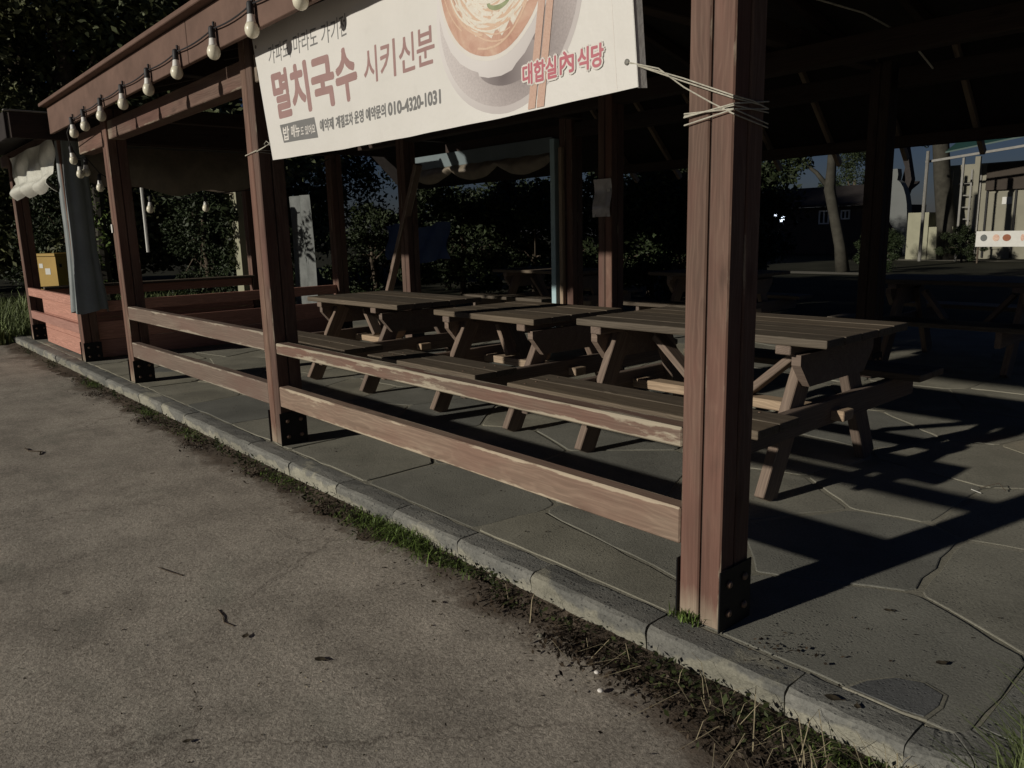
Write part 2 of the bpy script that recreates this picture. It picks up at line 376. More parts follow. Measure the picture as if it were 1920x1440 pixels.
# ------------------------------------------------------------ ground, road, paving, kerb
g = MB(); g.poly([(-140, -90, -.16), (60, -90, -.16), (60, 140, -.16), (-140, 140, -.16)]); tag(g.build('ground', M['ground']), kind='structure')
def grid(name, x0, x1, y0, y1, z, st, mat, amp=0, yedge=None):
    nx = int((x1 - x0) / st); ny = max(2, int((y1 - y0) / st)); m = MB()
    for j in range(ny + 1):
        for i in range(nx + 1):
            m.v.append((x0 + (x1 - x0) * i / nx, y0 + (y1 - y0) * j / ny, z + jit(amp)))
    for j in range(ny):
        for i in range(nx):
            a = j * (nx + 1) + i; m.f.append((a, a + 1, a + nx + 2, a + nx + 1))
    return m
tag(grid('road', -60, 30, -30, 1.72, -.1, .6, None).build('road', M['road'], smooth=True), kind='structure')
# soil strip with an uneven edge along the foot of the kerb
m = MB(); N = 420
def soiledge(x):
    return 1.665 + .03 * math.sin(x * 2.3) + .025 * math.sin(x * 5.1 + 1) + .03 * math.sin(x * 13.7) + .02 * math.sin(x * 29) - (.14 if x > -1.55 else 0) * min(1, (x + 1.55) / .5)
for i in range(N + 1):
    x = -12.3 + 12.4 * i / N
    ye = min(1.735, soiledge(x))
    m.v += [(x, ye, -.099), (x, ye + .03, -.092 + jit(.003)), (x, (ye + 1.76) / 2, -.082 + jit(.006)), (x, 1.78, -.078)]
for i in range(N):
    for k in range(3): a = i * 4 + k; m.f.append((a, a + 4, a + 5, a + 1))
tag(m.build('soil', M['soil'], smooth=True), kind='structure')
# paving: mortar bed with separate flagstones
XR = -.525
m = MB(); m.box(-12.2, XR, 1.872, 9.9, -.15, -.0035); paving = tag(m.build('paving', M['mortar']), kind='structure')
seeds = [(-.95, 2.16), (-.60, 2.85), (-1.27, 2.78), (-.80, 3.62), (-2.05, 3.75), (-1.9, 1.96), (-1.84, 2.34), (-2.88, 2.15), (-3.72, 2.15), (-4.6, 2.12), (-5.45, 2.2), (-6.4, 2.12), (-7.3, 2.2), (-8.15, 2.15), (-9.0, 2.2), (-2.5, 2.85), (-1.3, 4.25), (-3.35, 2.75)]
rs = random.Random(11); tries = 0
while tries < 9000:
    tries += 1; x = rs.uniform(-12.1, XR); y = rs.uniform(1.9, 7.6)
    if y > 2.6 and x < -9.2: continue
    rad = .50 + .03 * max(0, y - 2.5) + .18 * rs.random()
    if all((x - a) ** 2 + (y - b) ** 2 > rad * rad for a, b in seeds): seeds.append((x, y))
def clip(poly, p, n):
    out = []
    for i in range(len(poly)):
        a, b = poly[i], poly[(i + 1) % len(poly)]
        da = (a[0] - p[0]) * n[0] + (a[1] - p[1]) * n[1]; db = (b[0] - p[0]) * n[0] + (b[1] - p[1]) * n[1]
        if da <= 0: out.append(a)
        if (da < 0) != (db < 0) and da != db:
            t = da / (da - db); out.append((a[0] + (b[0] - a[0]) * t, a[1] + (b[1] - a[1]) * t))
    return out
flagcount = 0
for i, (sx, sy) in enumerate(seeds):
    poly = [(-12.15, 1.885), (XR - .01, 1.885), (XR - .01, 8.1), (-12.15, 8.1)]
    if sx > -1.2: gap = .012
    gap = rs.uniform(.006, .015)
    near = sorted((q for q in seeds if q != (sx, sy)), key=lambda q: (q[0] - sx) ** 2 + (q[1] - sy) ** 2)[:22]
    for (qx, qy) in near:
        dx, dy = qx - sx, qy - sy; L = math.hypot(dx, dy); n = (dx / L, dy / L)
        # joint shrink is the same from both sides
        poly = clip(poly, (sx + dx / 2 - n[0] * gap, sy + dy / 2 - n[1] * gap), n)
    if len(poly) < 3: continue
    # subdivide and roughen edges, round the corners
    pts = []
    for k in range(len(poly)):
        a, b, c = poly[k - 1], poly[k], poly[(k + 1) % len(poly)]
        la = math.hypot(a[0] - b[0], a[1] - b[1]); lc = math.hypot(c[0] - b[0], c[1] - b[1])
        r = min(rs.uniform(.008, .03), la * .3, lc * .3)
        if la < .01 or lc < .01: continue
        pts.append((b[0] + (a[0] - b[0]) * r / la, b[1] + (a[1] - b[1]) * r / la))
        pts.append((b[0] + (c[0] - b[0]) * r / lc, b[1] + (c[1] - b[1]) * r / lc))
    fin = []
    for k in range(len(pts)):
        a, b = pts[k], pts[(k + 1) % len(pts)]; L = math.hypot(b[0] - a[0], b[1] - a[1]); ns = 1 + int(L / .12)
        for q in range(ns):
            t = q / ns; j = .009 if q else 0
            fin.append((a[0] + (b[0] - a[0]) * t + rs.uniform(-j, j), a[1] + (b[1] - a[1]) * t + rs.uniform(-j, j)))
    if len(fin) < 3: continue
    cx = sum(p[0] for p in fin) / len(fin); cy = sum(p[1] for p in fin) / len(fin)
    m = MB(); zt = rs.uniform(-.001, .002); n_ = len(fin); tx, ty = rs.uniform(-.004, .004), rs.uniform(-.004, .004)
    for s_, z_ in ((1, -.012), (1, zt - .0015), (.988, zt)):
        m.v += [((p[0] - cx) * s_, (p[1] - cy) * s_, z_ + (p[0] - cx) * tx + (p[1] - cy) * ty) for p in fin]
    for r_ in range(2):
        for k in range(n_): m.f.append((r_ * n_ + k, r_ * n_ + (k + 1) % n_, (r_ + 1) * n_ + (k + 1) % n_, (r_ + 1) * n_ + k))
    m.f.append(tuple(2 * n_ + k for k in range(n_)))
    m.build('flagstone', M['flag'], paving, Matrix.Translation((cx, cy, 0))); flagcount += 1
hm = [(-0.815, 1.882), (-0.796, 1.945), (-0.749, 2.016), (-0.69, 2.042), (-0.632, 2.022), (-0.622, 1.966), (-0.63, 1.893), (-0.68, 1.882), (-0.748, 1.883)]
hc = (sum(p[0] for p in hm) / 9, sum(p[1] for p in hm) / 9)
for nm, mt, k_, z_ in (('mortar_ring', 'mortar', 1.13, .0035), ('flagstone', 'flagdark', 1.0, .0055)):
    m = MB(); m.v += [((p[0] - hc[0]) * k_, (p[1] - hc[1]) * k_, -.003) for p in hm] + [((p[0] - hc[0]) * k_, (p[1] - hc[1]) * k_, z_ - .001) for p in hm] + [((p[0] - hc[0]) * (k_ - .02), (p[1] - hc[1]) * (k_ - .02), z_) for p in hm]
    m.f += [(k, k + 9, (k + 1) % 9 + 9, (k + 1) % 9) for k in range(9)] + [(k + 9, k + 18, (k + 1) % 9 + 18, (k + 1) % 9 + 9) for k in range(9)] + [tuple(range(18, 27))[::-1]]
    m.build(nm, M[mt], paving, Matrix.Translation((hc[0], hc[1], 0)))
# kerb: a core with individual stones
m = MB(); m.box(-12.1, -.72, 1.77, 1.868, -.2, -.02); kerb = tag(m.build('kerb', M['mortar']), kind='structure')
x = -12.1; joints = [-.62, -.93, -1.40, -1.93, -2.37]
xs = []; xx = -2.37
while xx > -12.1: xx -= rs.uniform(.46, .62); joints.append(xx)
joints = sorted(joints)
def kerbstone(x0, x1):
    L = x1 - x0; n = 6; m = MB()
    prof = [(1.765, -.17), (1.757, -.06), (1.752, -.022), (1.758, -.009), (1.772, -.001), (1.82, .001), (1.866, 0), (1.866, -.17)]
    for i in range(n + 1):
        xx = -L / 2 + L * i / n
        for (py, pz) in prof:
            e = .0025 if (i in (0, n)) else 0
            m.v.append((xx + (e if i == 0 else -e if i == n else 0) * (1 if pz > -.02 else .3), py - 1.81 + jit(.0025) + (.002 if e and py < 1.8 else 0), pz + (jit(.0022) if pz > -.03 else 0) - (e * .4 if pz > -.02 else 0)))
    k_ = len(prof)
    for i in range(n):
        for k in range(k_): a = i * k_ + k; b = i * k_ + (k + 1) % k_; m.f.append((a, a + k_, b + k_, b))
    m.f.append(tuple(range(k_))); m.f.append(tuple(n * k_ + k for k in range(k_))[::-1])
    m.build('kerb_stone', M['kerb'], kerb, Matrix.Translation(((x0 + x1) / 2, 1.81 + jit(.003), jit(.002))))
for a, b in zip(joints[:-1], joints[1:]): kerbstone(a + .0013, b - .0013)
# rounded corner stones and the return along the open end
def arcstone(t0, t1, cx=-.62, cy=1.95):
    m = MB(); n = 8
    for i in range(n + 1):
        t = RAD(t0 + (t1 - t0) * i / n)
        for r, z in ((.192, -.17), (.198, -.04), (.192, -.008), (.175, 0), (.09, .001), (.088, -.17)):
            m.v.append((r * math.cos(t), r * math.sin(t), z + jit(.0015)))
    for i in range(n):
        for k in range(6): a = i * 6 + k; b = i * 6 + (k + 1) % 6; m.f.append((a, a + 6, b + 6, b))
    m.f.append(tuple(range(6))); m.f.append(tuple(n * 6 + k for k in range(6))[::-1])
    m.build('kerb_stone', M['kerb'], kerb, Matrix.Translation((cx, cy, 0)))
arcstone(-90, -47); arcstone(-45.5, -2)
yy = 1.955
while yy < 8:
    L = rs.uniform(.48, .6); m = MB(); m.box(-.05, .052, -L / 2, L / 2, -.17, .0)
    o = m.build('kerb_stone', M['kerb'], kerb, Matrix.Translation((-.472, yy + L / 2, jit(.002)))); yy += L + .006
# ------------------------------------------------------------ pavilion
pav = thing('wooden_pavilion', (-4.3, 1.95, 0), 'long open wooden shelter with red-brown posts, rails and a dark roof over picnic tables', 'pavilion')
def post(parent, x, y, ztop=2.3, w=.15, d=.155, mat=None, plate=True, nb=4):
    mat = mat or M['red']
    m = MB(); m.box(-w / 2 + .012, w / 2 - .012, -d / 2 + .012, d / 2 - .012, .002, ztop - .01)
    p = m.build('post', M['darkshadewood'], parent, Matrix.Translation((x, y, 0)))
    for sx in (-1, 1):
        for sy in (-1, 1):
            board('timber', p, (x + sx * (w / 4 + .001), y + sy * (d / 4 + .001), .003 + abs(jit(.002))), (x + sx * (w / 4 + .001), y + sy * (d / 4 + .001), ztop), d / 2 - .005, w / 2 - .005, mat, (sx, 0, 0), .0045)
    if plate:
        for s in (1, -1):
            q = MB(); q.box(0, .004, -d / 2 - .008, d / 2 + .008, .001, .20)
            board('base_plate', p, (x + s * (w / 2 + .004), y, .001), (x + s * (w / 2 + .004), y, .20), d + .016, .005, M['black'], (s, 0, 0), .0015)
        bm_ = MB(); bm_.lathe([(.013, 0), (.0125, .005), (.009, .009), (.003, .0105)], 10)
        me = bm_.mesh('bolt', M['bolt'], True)
        for yy in (-.04, .045):
            for zz in (.055, .15):
                mw = Matrix.Translation((x + w / 2 + .0065, y + yy, zz)) @ Matrix.Rotation(RAD(90), 4, 'Y')
                link(bpy.data.objects.new('bolt', me), p, mw)
    return p
PX = [-1.295, -4.315, -7.23]
for x in PX: post(pav, x, 1.958)
for x in (-4.33, -7.3): post(pav, x, 4.92, 2.5)
post(pav, -6.03, 6.2, 2.4, .19, .17); post(pav, -2.72, 6.2, 2.4, .155, .155, M['darkshadewood'])  # second post: its shade under the roof is put into the near-black colour
for x in (-8.0, -1.3): post(pav, x, 9.0, 2.2)
# rails
def rail(x0, x1, z0, z1, y=1.885, t=.062, mat=None):
    return board('rail', pav, (x0, y + t / 2, (z0 + z1) / 2), (x1, y + t / 2, (z0 + z1) / 2), t, z1 - z0, mat or M['rail'], (0, 0, 1), .005)
ur = rail(-4.236, -1.374, .557, .620, 1.887, .075, M['rail_worn']); rail(-4.236, -1.374, .242, .362)
rail(-7.152, -4.392, .562, .672); rail(-7.152, -4.392, .235, .362)
# beams
def beam(x0, x1, y=1.958, z0=2.055, z1=2.20, w=.12, mat=None): board('beam', pav, (x0, y, (z0 + z1) / 2), (x1, y, (z0 + z1) / 2), w, z1 - z0, mat or M['red'], (0, 0, 1), .005)
beam(-4.238, -1.372); beam(-7.153, -4.392); beam(-8.15, -7.307, z0=2.02); beam(-1.218, -.3)
for (a, b) in ((-8.2, -7.38), (-7.22, -4.41), (-4.25, -.3)): beam(a, b, 4.92, 2.2, 2.34, mat=M['darkshadewood'])
for (a, b) in ((-8.2, -8.08), (-7.92, -1.38)): beam(a, b, 9.0, 2.02, 2.14, mat=M['darkshadewood'])
for (a, b) in ((-8.2, -6.13), (-5.93, -2.8), (-2.6, -.3)): beam(a, b, 6.2, 2.2, 2.34, mat=M['darkshadewood'])
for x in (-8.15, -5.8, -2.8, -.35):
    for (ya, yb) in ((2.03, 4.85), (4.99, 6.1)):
        board('beam', pav, (x, ya, 2.42), (x, yb, 2.42), .1, .13, M['darkshadewood'], (0, 0, 1), .005)
# fascia boards, drip edge, roof sheets, rafters
for (a, b) in ((-8.25, -4.655), (-4.645, -1.9), (-1.89, -.2)):
    board('fascia', pav, (a, 1.715, 2.315), (b, 1.715, 2.315), .028, .23, M['fascia'], (0, 0, 1), .003)
board('drip_edge', pav, (-8.3, 1.69, 2.452), (-.18, 1.69, 2.452), .09, .03, M['fascia'], (0, 0, 1), .004)
def slab(pts, th, name='roof_sheet', mat=None, parent=None):
    m = MB(); n = len(pts); m.v += list(pts) + [(p[0], p[1], p[2] + th) for p in pts]
    m.f.append(tuple(range(n))[::-1]); m.f.append(tuple(range(n, 2 * n)))
    for k in range(n): m.f.append((k, (k + 1) % n, n + (k + 1) % n, n + k))
    return m.build(name, mat or M['roof'], parent or pav)
xl, xr = -8.25, -.2
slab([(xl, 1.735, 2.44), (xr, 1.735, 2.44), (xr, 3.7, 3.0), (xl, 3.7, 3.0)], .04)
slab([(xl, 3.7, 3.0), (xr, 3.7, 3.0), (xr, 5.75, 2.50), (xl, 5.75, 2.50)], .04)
slab([(-14.2, 5.75, 2.55), (xr, 5.75, 2.55), (xr, 7.6, 3.9), (-14.2, 7.6, 3.9)], .04)  # rear roof extended left, its unseen ridge raised, to shade the shrubs behind
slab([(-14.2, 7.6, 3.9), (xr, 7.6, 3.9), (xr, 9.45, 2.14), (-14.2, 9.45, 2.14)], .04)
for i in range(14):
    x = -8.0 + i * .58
    board('rafter', pav, (x, 1.75, 2.40), (x, 3.68, 2.95), .05, .07, M['darkshadewood'])
    board('rafter', pav, (x, 3.72, 2.95), (x, 5.7, 2.46), .05, .07, M['darkshadewood'])
for i in range(10):
    x = -7.9 + i * .8
    board('rafter', pav, (x, 7.65, 3.80), (x, 9.6, 1.94), .05, .07, M['stretch'])
# loose diagonal brace leaning under the roof
board('brace', pav, (-7.96, 4.86, .05), (-6.98, 4.86, 1.95), .05, .085, M['rail'], (0, 1, 0))
# small white tag and white tube on the third post
board('tag', pav, (-7.29, 1.874, 1.30), (-7.29, 1.874, 1.37), .04, .004, M['white'], (0, -1, 0), 0)

# ------------------------------------------------------------ picnic tables
def picnic(label, xa, xb, fa, fb, yc=3.52, zt=.737, top=M['table'], seatx=None, rot=0):
    G = 'picnic tables under the shelter'
    r = thing('picnic_table', ((xa + xb) / 2, yc, 0), label, 'picnic table', G)
    nb = 5; wt = .82; w = wt / nb
    for i in range(nb):
        y = yc - wt / 2 + w * (i + .5)
        board('tabletop_plank', r, (xa + abs(jit(.004)), y, zt - .019 + jit(.0012)), (xb - abs(jit(.004)), y, zt - .019 + jit(.0012)), w - .004, .038, top, (0, 0, 1), .007)
    sa, sb = seatx or (xa - .01, xb)
    for s in (-1, 1):
        for k in range(2):
            y = yc + s * (.93 - .08 - .162 * k)
            board('seat_plank', r, (sa + abs(jit(.004)), y, .425), (sb - abs(jit(.004)), y, .425), .157, .038, top, (0, 0, 1), .007)
    scr = MB(); scr.lathe([(.006, 0), (.005, .002)], 6); sme = scr.mesh('screw', M['bolt'])
    for f in (fa, fb):
        # batten under the top, chamfered upper crossbar, seat bearer, two legs
        board('batten', r, (f, yc - .40, zt - .06), (f, yc + .40, zt - .06), .075, .042, M['tleg'])
        cx = f + .006
        m = MB(); pr = [(-.36, .077), (.36, .077), (.36, .03), (.27, -.077), (-.27, -.077), (-.36, .03)]
        m.v += [(.022, y, z) for y, z in pr] + [(-.022, y, z) for y, z in pr]
        m.f += [tuple(range(6)), tuple(range(6, 12))[::-1]] + [(k, k + 6, (k + 1) % 6 + 6, (k + 1) % 6) for k in range(6)]
        ee = .05 if f == fb else -.05
        m.build('crossbar', M['tleg'], r, Matrix.Translation((f + ee * .9, yc, zt - .16)))
        board('seat_bearer', r, (f + ee * .9, yc - .90, .345), (f + ee * .9, yc + .90, .345), .044, .12, M['tleg'])
        for s in (-1, 1):
            board('leg', r, (f, yc + s * .50, .004), (f, yc + s * .17, zt - .085), .12, .05, M['tleg'], (1, 0, 0))
        for s in (-1, 1):
            for k in range(2):
                for q in (-.04, .04): link(bpy.data.objects.new('screw', sme), r, Matrix.Translation((f + ee * .9, yc + s * (.85 - .162 * k) + q, .4445)))
    board('stretcher', r, (fa - .11, yc, .33), (fb + .13, yc, .33), .10, .05, M['stretch'])
    mid = (fa + fb) / 2
    board('brace', r, (mid - .16, yc, .37), (fa + .12, yc, zt - .12), .09, .038, M['tleg'], (0, 0, 1))
    board('brace', r, (mid + .16, yc, .37), (fb - .12, yc, zt - .12), .09, .038, M['tleg'], (0, 0, 1))
    return r
picnic('wooden picnic table nearest the tall front post, rightmost of the three behind the rails', -3.0, -1.53, -2.86, -1.74)
picnic('short wooden picnic table standing between the other two behind the rails', -4.40, -3.37, -4.27, -3.50, 3.54, .702, seatx=(-4.45, -3.3))
picnic('wooden picnic table beside the red booth wall, leftmost of the three behind the rails', -6.30, -4.86, -6.10, -5.22, 3.54, .707, seatx=(-6.3, -4.75))
picnic('second-row picnic table with its near bench lit, seen through the pale blue frame', -8.0, -6.5, -7.75, -6.75, 7.1)
picnic('dark picnic table at the right edge of the shelter, behind the nearest table', -3.15, -1.4, -2.85, -1.9, 7.3)
picnic('unlit picnic table in the second row behind the blue-edged door frame', -5.6, -4.3, -5.3, -4.55, 7.4)

# ------------------------------------------------------------ booth with red boards at the far end
bo = thing('booth', (-10.2, 1.95, 0), 'small open booth with salmon red board walls at the far end of the shelter', 'booth')
for x, y in ((-8.95, 1.958), (-11.6, 1.958), (-8.95, 4.94), (-11.6, 4.94)): post(bo, x, y, 2.3)
def bb(name, a, b, w, h, mat=M['boothred'], up=(0, 0, 1)): return board(name, bo, a, b, w, h, mat, up)
bb('rail', (-11.52, 1.905, .625), (-9.03, 1.905, .625), .045, .10); bb('rail', (-11.52, 1.905, .335), (-9.03, 1.905, .335), .045, .10)
for k in range(3):
    z0 = .02 + k * .185
    bb('wall_board', (-11.05, 1.955, z0 + .09), (-9.03, 1.955, z0 + .09), .02, .182)
bb('rail', (-8.95, 2.04, .56), (-8.95, 4.86, .56), .05, .11); bb('rail', (-11.6, 2.04, .58), (-11.6, 4.86, .58), .05, .11)
bb('counter', (-11.52, 2.05, .66), (-11.52, 4.86, .66), .22, .03, M['table'])
for k in range(2):
    bb('wall_board', (-8.95, 2.04, .115 + k * .192), (-8.95, 4.86, .115 + k * .192), .02, .19)
    bb('wall_board', (-11.6, 2.04, .115 + k * .192), (-11.6, 4.86, .115 + k * .192), .02, .19)
bb('beam', (-12.3, 1.958, 2.28), (-9.03, 1.958, 2.28), .1, .14, M['red']); bb('beam', (-8.95, 2.04, 2.28), (-8.95, 4.86, 2.28), .1, .14, M['darkshadewood'])
bb('fascia', (-8.42, 1.42, 2.285), (-8.42, 5.4, 2.285), .03, .23, M['darkshadewood']); bb('fascia', (-12.4, 1.40, 2.285), (-8.45, 1.40, 2.285), .03, .23, M['roof'])
bb('trim', (-8.41, 1.38, 2.408), (-8.41, 5.4, 2.408), .05, .014, M['pole']); bb('trim', (-8.40, 1.385, 2.17), (-8.40, 1.385, 2.40), .03, .03, M['pole'])
slab([(-12.4, 1.42, 2.385), (-8.44, 1.42, 2.385), (-8.44, 5.4, 2.385), (-12.4, 5.4, 2.385)], .012, 'roof_sheet', M['roof'], bo)

# gathered white tarp between the booth posts, and the grey curtain bundled round the corner post
tp = MB(); nx, nz = 46, 22
for j in range(nz + 1):
    for i in range(nx + 1):
        u, v = i / nx, j / nz; x = -11.3 + 2.36 * u
        fold = .02 * math.sin(u * 21 + v * 2) * (.3 + v) + .012 * math.sin(u * 47 + 3 * v) * v + .012 * math.sin(v * 9 + u * 11)
        puff = .0 if v < .72 else .085 * math.sin((v - .72) / .28 * math.pi) * (.6 + .4 * abs(math.sin(u * math.pi * 3.5)))
        scal = .10 * abs(math.sin(u * math.pi * 3.5)) * max(0, v - .55) / .45
        tp.v.append((x, 1.855 + fold - puff, 2.25 - .42 * v - scal))
for j in range(nz):
    for i in range(nx): a = j * (nx + 1) + i; tp.f.append((a, a + 1, a + nx + 2, a + nx + 1))
o = tp.build('white_tarp', M['tarp'], None, None, True); tag(o, 'shiny white tarp gathered up into scallops over the booth opening', 'tarp')
cu = MB(); n = 40
for j in range(26):
    v = j / 25; z = 2.22 - 1.70 * v
    for k in range(n):
        t = 2 * math.pi * k / n; s_ = .112 + .05 * v ** 1.5 + .008 * math.sin(v * 7)
        rr = 1 + .13 * math.sin(k * math.pi * 2 / n * 8 + v * 1.5) + .06 * math.sin(k * 2.1 + v * 5)
        cu.v.append((-8.952 + s_ * .8 * math.copysign(abs(math.cos(t)) ** .7, math.cos(t)) * rr, 1.995 + s_ * 1.0 * math.copysign(abs(math.sin(t)) ** .7, math.sin(t)) * rr, z + .02 * math.sin(t * 3) * v))
for j in range(25):
    for k in range(n): cu.f.append((j * n + k, j * n + (k + 1) % n, (j + 1) * n + (k + 1) % n, (j + 1) * n + k))
o = cu.build('curtain', M['vinylgrey'], None, None, True); tag(o, 'grey vinyl curtain bundled in long folds round the booth corner post', 'curtain')

aw = thing('rolled_awning', (-8.95, 2.9, 2.1), 'dull brown awning sheet sagging under the roof along the booth side', 'awning')
m = MB()
for j in range(9):
    v = j / 8
    for i in range(31):
        u = i / 30; m.v.append((-8.98 + .05 * math.sin(v * math.pi) + .015 * math.sin(u * 23 + v * 5), 2.12 + 1.9 * u, 2.19 - v * (.34 + .12 * math.sin(u * math.pi) + .03 * math.sin(u * 17))))
for j in range(8):
    for i in range(30): a = j * 31 + i; m.f.append((a, a + 1, a + 32, a + 31))
m.build('sheet', M['rolled'], aw, None, True)
# pale tube hanging by the third post
m = MB(); m.tube([(-6.98, 2.06, 1.66), (-6.99, 2.06, 1.4), (-7.0, 2.06, 1.13)], .014, 8); o = m.build('hanging_tube', M['white']); tag(o, 'thin white tube hanging beside the third post from the right', 'tube')

# ------------------------------------------------------------ string lights
def bulb_at(parent, p, L=1.0, tilt=(0, 0)):
    mw = Matrix.Translation(p) @ Matrix.Rotation(tilt[0], 4, 'X') @ Matrix.Rotation(tilt[1], 4, 'Y')
    if 'bulb' not in CACHE:
        a = MB(); a.lathe([(.006, 0), (.013, -.004), (.0165, -.012), (.0175, -.058), (.0165, -.062)], 12); CACHE['socket'] = a.mesh('socket', M['rubber'], True)
        b = MB(); b.lathe([(.0155, -.06), (.017, -.064), (.021, -.092), (.0245, -.10)], 14); CACHE['collar'] = b.mesh('collar', M['collar'], True)
        c = MB(); c.lathe([(.0243, -.099), (.0295, -.108), (.0335, -.122), (.034, -.134), (.031, -.148), (.023, -.159), (.012, -.166), (.003, -.168)], 16); CACHE['bulb'] = c.mesh('bulb', M['bulb'], True)
    s = link(bpy.data.objects.new('socket', CACHE['socket']), parent, mw)
    link(bpy.data.objects.new('collar', CACHE['collar']), s, mw); link(bpy.data.objects.new('bulb', CACHE['bulb']), s, mw)
st = thing('string_lights', (-4.5, 1.69, 2.25), 'string of unlit round white bulbs on a black cord along the front eave', 'string lights', 'strings of unlit bulbs')
bx = [-7.33, -6.95, -6.43, -5.885, -5.315, -4.78, -4.22, -3.73, -3.22, -2.7, -2.15, -1.6]
pts = []; pts_all = []
for i, x in enumerate(bx):
    z = 2.225 + .012 * i
    if i: 
        px, pz = pts_all[-1][0], pts_all[-1][2]
        for k in range(1, 6): t = k / 6; pts.append((px + (x - px) * t, 1.685, pz + (z - pz) * t - .055 * t * (1 - t)))
    pts.append((x, 1.684, z)); pts_all.append((x, 1.684, z))
    bulb_at(st, (x + .004, 1.676, z + .012), 1, (jit(.08), jit(.09)))
m = MB(); m.tube(pts, .004, 6); m.build('cord', M['rubber'], st)
for x, _, z in pts_all:
    board('clip', st, (x, 1.690, z - .01), (x, 1.690, z + .035), .014, .01, M['rubber'], (0, 1, 0), .001)
s2 = thing('string_lights', (-8.4, 1.9, 2.1), 'second string of unlit bulbs looping back under the roof beside the booth', 'string lights', 'strings of unlit bulbs')
b2 = [(-8.2, 1.84, 2.10), (-8.22, 1.90, 1.98), (-8.22, 1.96, 2.0), (-8.22, 2.06, 1.86), (-8.2, 2.49, 1.66), (-8.2, 3.03, 1.67)]
for p in b2: bulb_at(s2, p, 1, (jit(.12), jit(.12)))
m = MB(); m.tube([(-7.33, 1.684, 2.22), (-7.8, 1.74, 2.17), (-8.2, 1.84, 2.105), (-8.22, 1.9, 1.99), (-8.22, 1.96, 2.01), (-8.22, 2.06, 1.87), (-8.21, 2.26, 1.72), (-8.2, 2.49, 1.67), (-8.2, 2.76, 1.63), (-8.2, 3.03, 1.68), (-8.2, 3.7, 1.75), (-8.2, 4.5, 2.1)], .005, 6); m.build('cord', M['rubber'], s2)

# ------------------------------------------------------------ banner
ba = thing('banner', (-2.8, 1.85, 1.95), 'white vinyl noodle restaurant banner tied between the two nearest posts', 'banner')
YB = 1.846
def bleft(z): return -4.115 + (2.27 - z) * .215
def bright(z): return -1.542 + (1.9 - z) * .09
m = MB(); nx, nz = 60, 16
for s_ in (0, 1):
    for j in range(nz + 1):
        z = 1.625 + .645 * j / nz
        for i in range(nx + 1):
            u = i / nx; x = bleft(z) + (bright(z) - bleft(z)) * u
            w_ = .0012 * math.sin(u * 40 + j) + .002 * math.sin(u * 9)
            m.v.append((x, YB + (.0012 if s_ else 0), z + .006 * math.sin(u * math.pi) * -(1 - j / nz)))
nn = (nx + 1) * (nz + 1)
for s_ in (0, 1):
    for j in range(nz):
        for i in range(nx):
            a = s_ * nn + j * (nx + 1) + i; q = (a, a + 1, a + nx + 2, a + nx + 1); m.f.append(q if s_ == 0 else q[::-1])
sheet = m.build('sheet', M['banner'], ba)
m = MB()
for j in range(9):
    z = 1.622 + .65 * j / 8; m.v += [(bright(z) - .002, YB - .001, z), (bright(z) + .008, YB + .03, z + .002)]
for j in range(8): m.f.append((2 * j, 2 * j + 1, 2 * j + 3, 2 * j + 2))
m.build('hem', M['banner'], ba)
# stitched hem seams
for x_ in (bleft(1.95) + .075, bright(1.9) - .085):
    dx = .215 if x_ < -3 else .09
    board('seam', ba, (x_ - dx * .3, YB - .0008, 2.26), (x_ + dx * .3, YB - .0008, 1.63), .003, .0012, M['inkwhite'], (0, -1, 0), 0)
def text(body, x0, x1, z0, z1, mat, lay=1, bold=0, name='lettering', shear=0, slope=0, spread=0):
    c = bpy.data.curves.new('lettering', 'FONT'); c.body = body; c.size = 1; c.offset = bold; c.resolution_u = 3
    o = bpy.data.objects.new('tmp', c); COL.objects.link(o)
    bpy.context.view_layer.update()
    me = bpy.data.meshes.new_from_object(o.evaluated_get(bpy.context.evaluated_depsgraph_get()))
    bpy.data.objects.remove(o); bpy.data.curves.remove(c)
    xs = [v.co.x for v in me.vertices]; ys = [v.co.y for v in me.vertices]
    ax, bx_, ay, by = min(xs), max(xs), min(ys), max(ys)
    for v in me.vertices:
        u = (v.co.x - ax) / (bx_ - ax); w_ = (v.co.y - ay) / (by - ay)
        v.co = Vector((x0 + (x1 - x0) * u + shear * (w_ - .5), YB - .0003 * lay, z0 + (z1 - z0) * w_ + slope * u))
    if spread:
        V = [tuple(v.co) for v in me.vertices]; F = [tuple(p.vertices) for p in me.polygons]; m = MB()
        for k in range(9):
            dx, dz = (0, 0) if k == 8 else (spread * math.cos(k * .7854), spread * math.sin(k * .7854)); b = len(m.v)
            m.v += [(x + dx, y - k * 2e-5, z + dz) for x, y, z in V]; m.f += [tuple(b + i for i in f) for f in F]
        return tag(m.build(name, mat, ba), kind='stuff')
    me.materials.clear(); me.materials.append(mat)
    return tag(link(bpy.data.objects.new(name, me), ba), kind='stuff')
text('가파도, 마라도 가기전', -3.93, -3.145, 2.085, 2.18, M['inkgrey'], 1, .004)
text('멸치국수', -3.90, -3.085, 1.825, 2.045, M['inkred'], 1, 0, shear=-.03, spread=.009)
text('시키신분', -3.015, -2.50, 1.865, 2.005, M['inkred'], 1, 0, spread=.0022)
m = MB(); m.poly([(-3.835, YB - .0004, 1.70), (-3.465, YB - .0004, 1.692), (-3.49, YB - .0004, 1.788), (-3.865, YB - .0004, 1.79)]); m.build('print_panel', M['inkgrey'], ba)
text('밥', -3.835, -3.765, 1.71, 1.778, M['inkwhite'], 2, .02); text('메뉴', -3.74, -3.64, 1.715, 1.775, M['inkwhite'], 2, .02); text('도 있어요', -3.63, -3.49, 1.715, 1.758, M['inkwhite'], 2, .012)
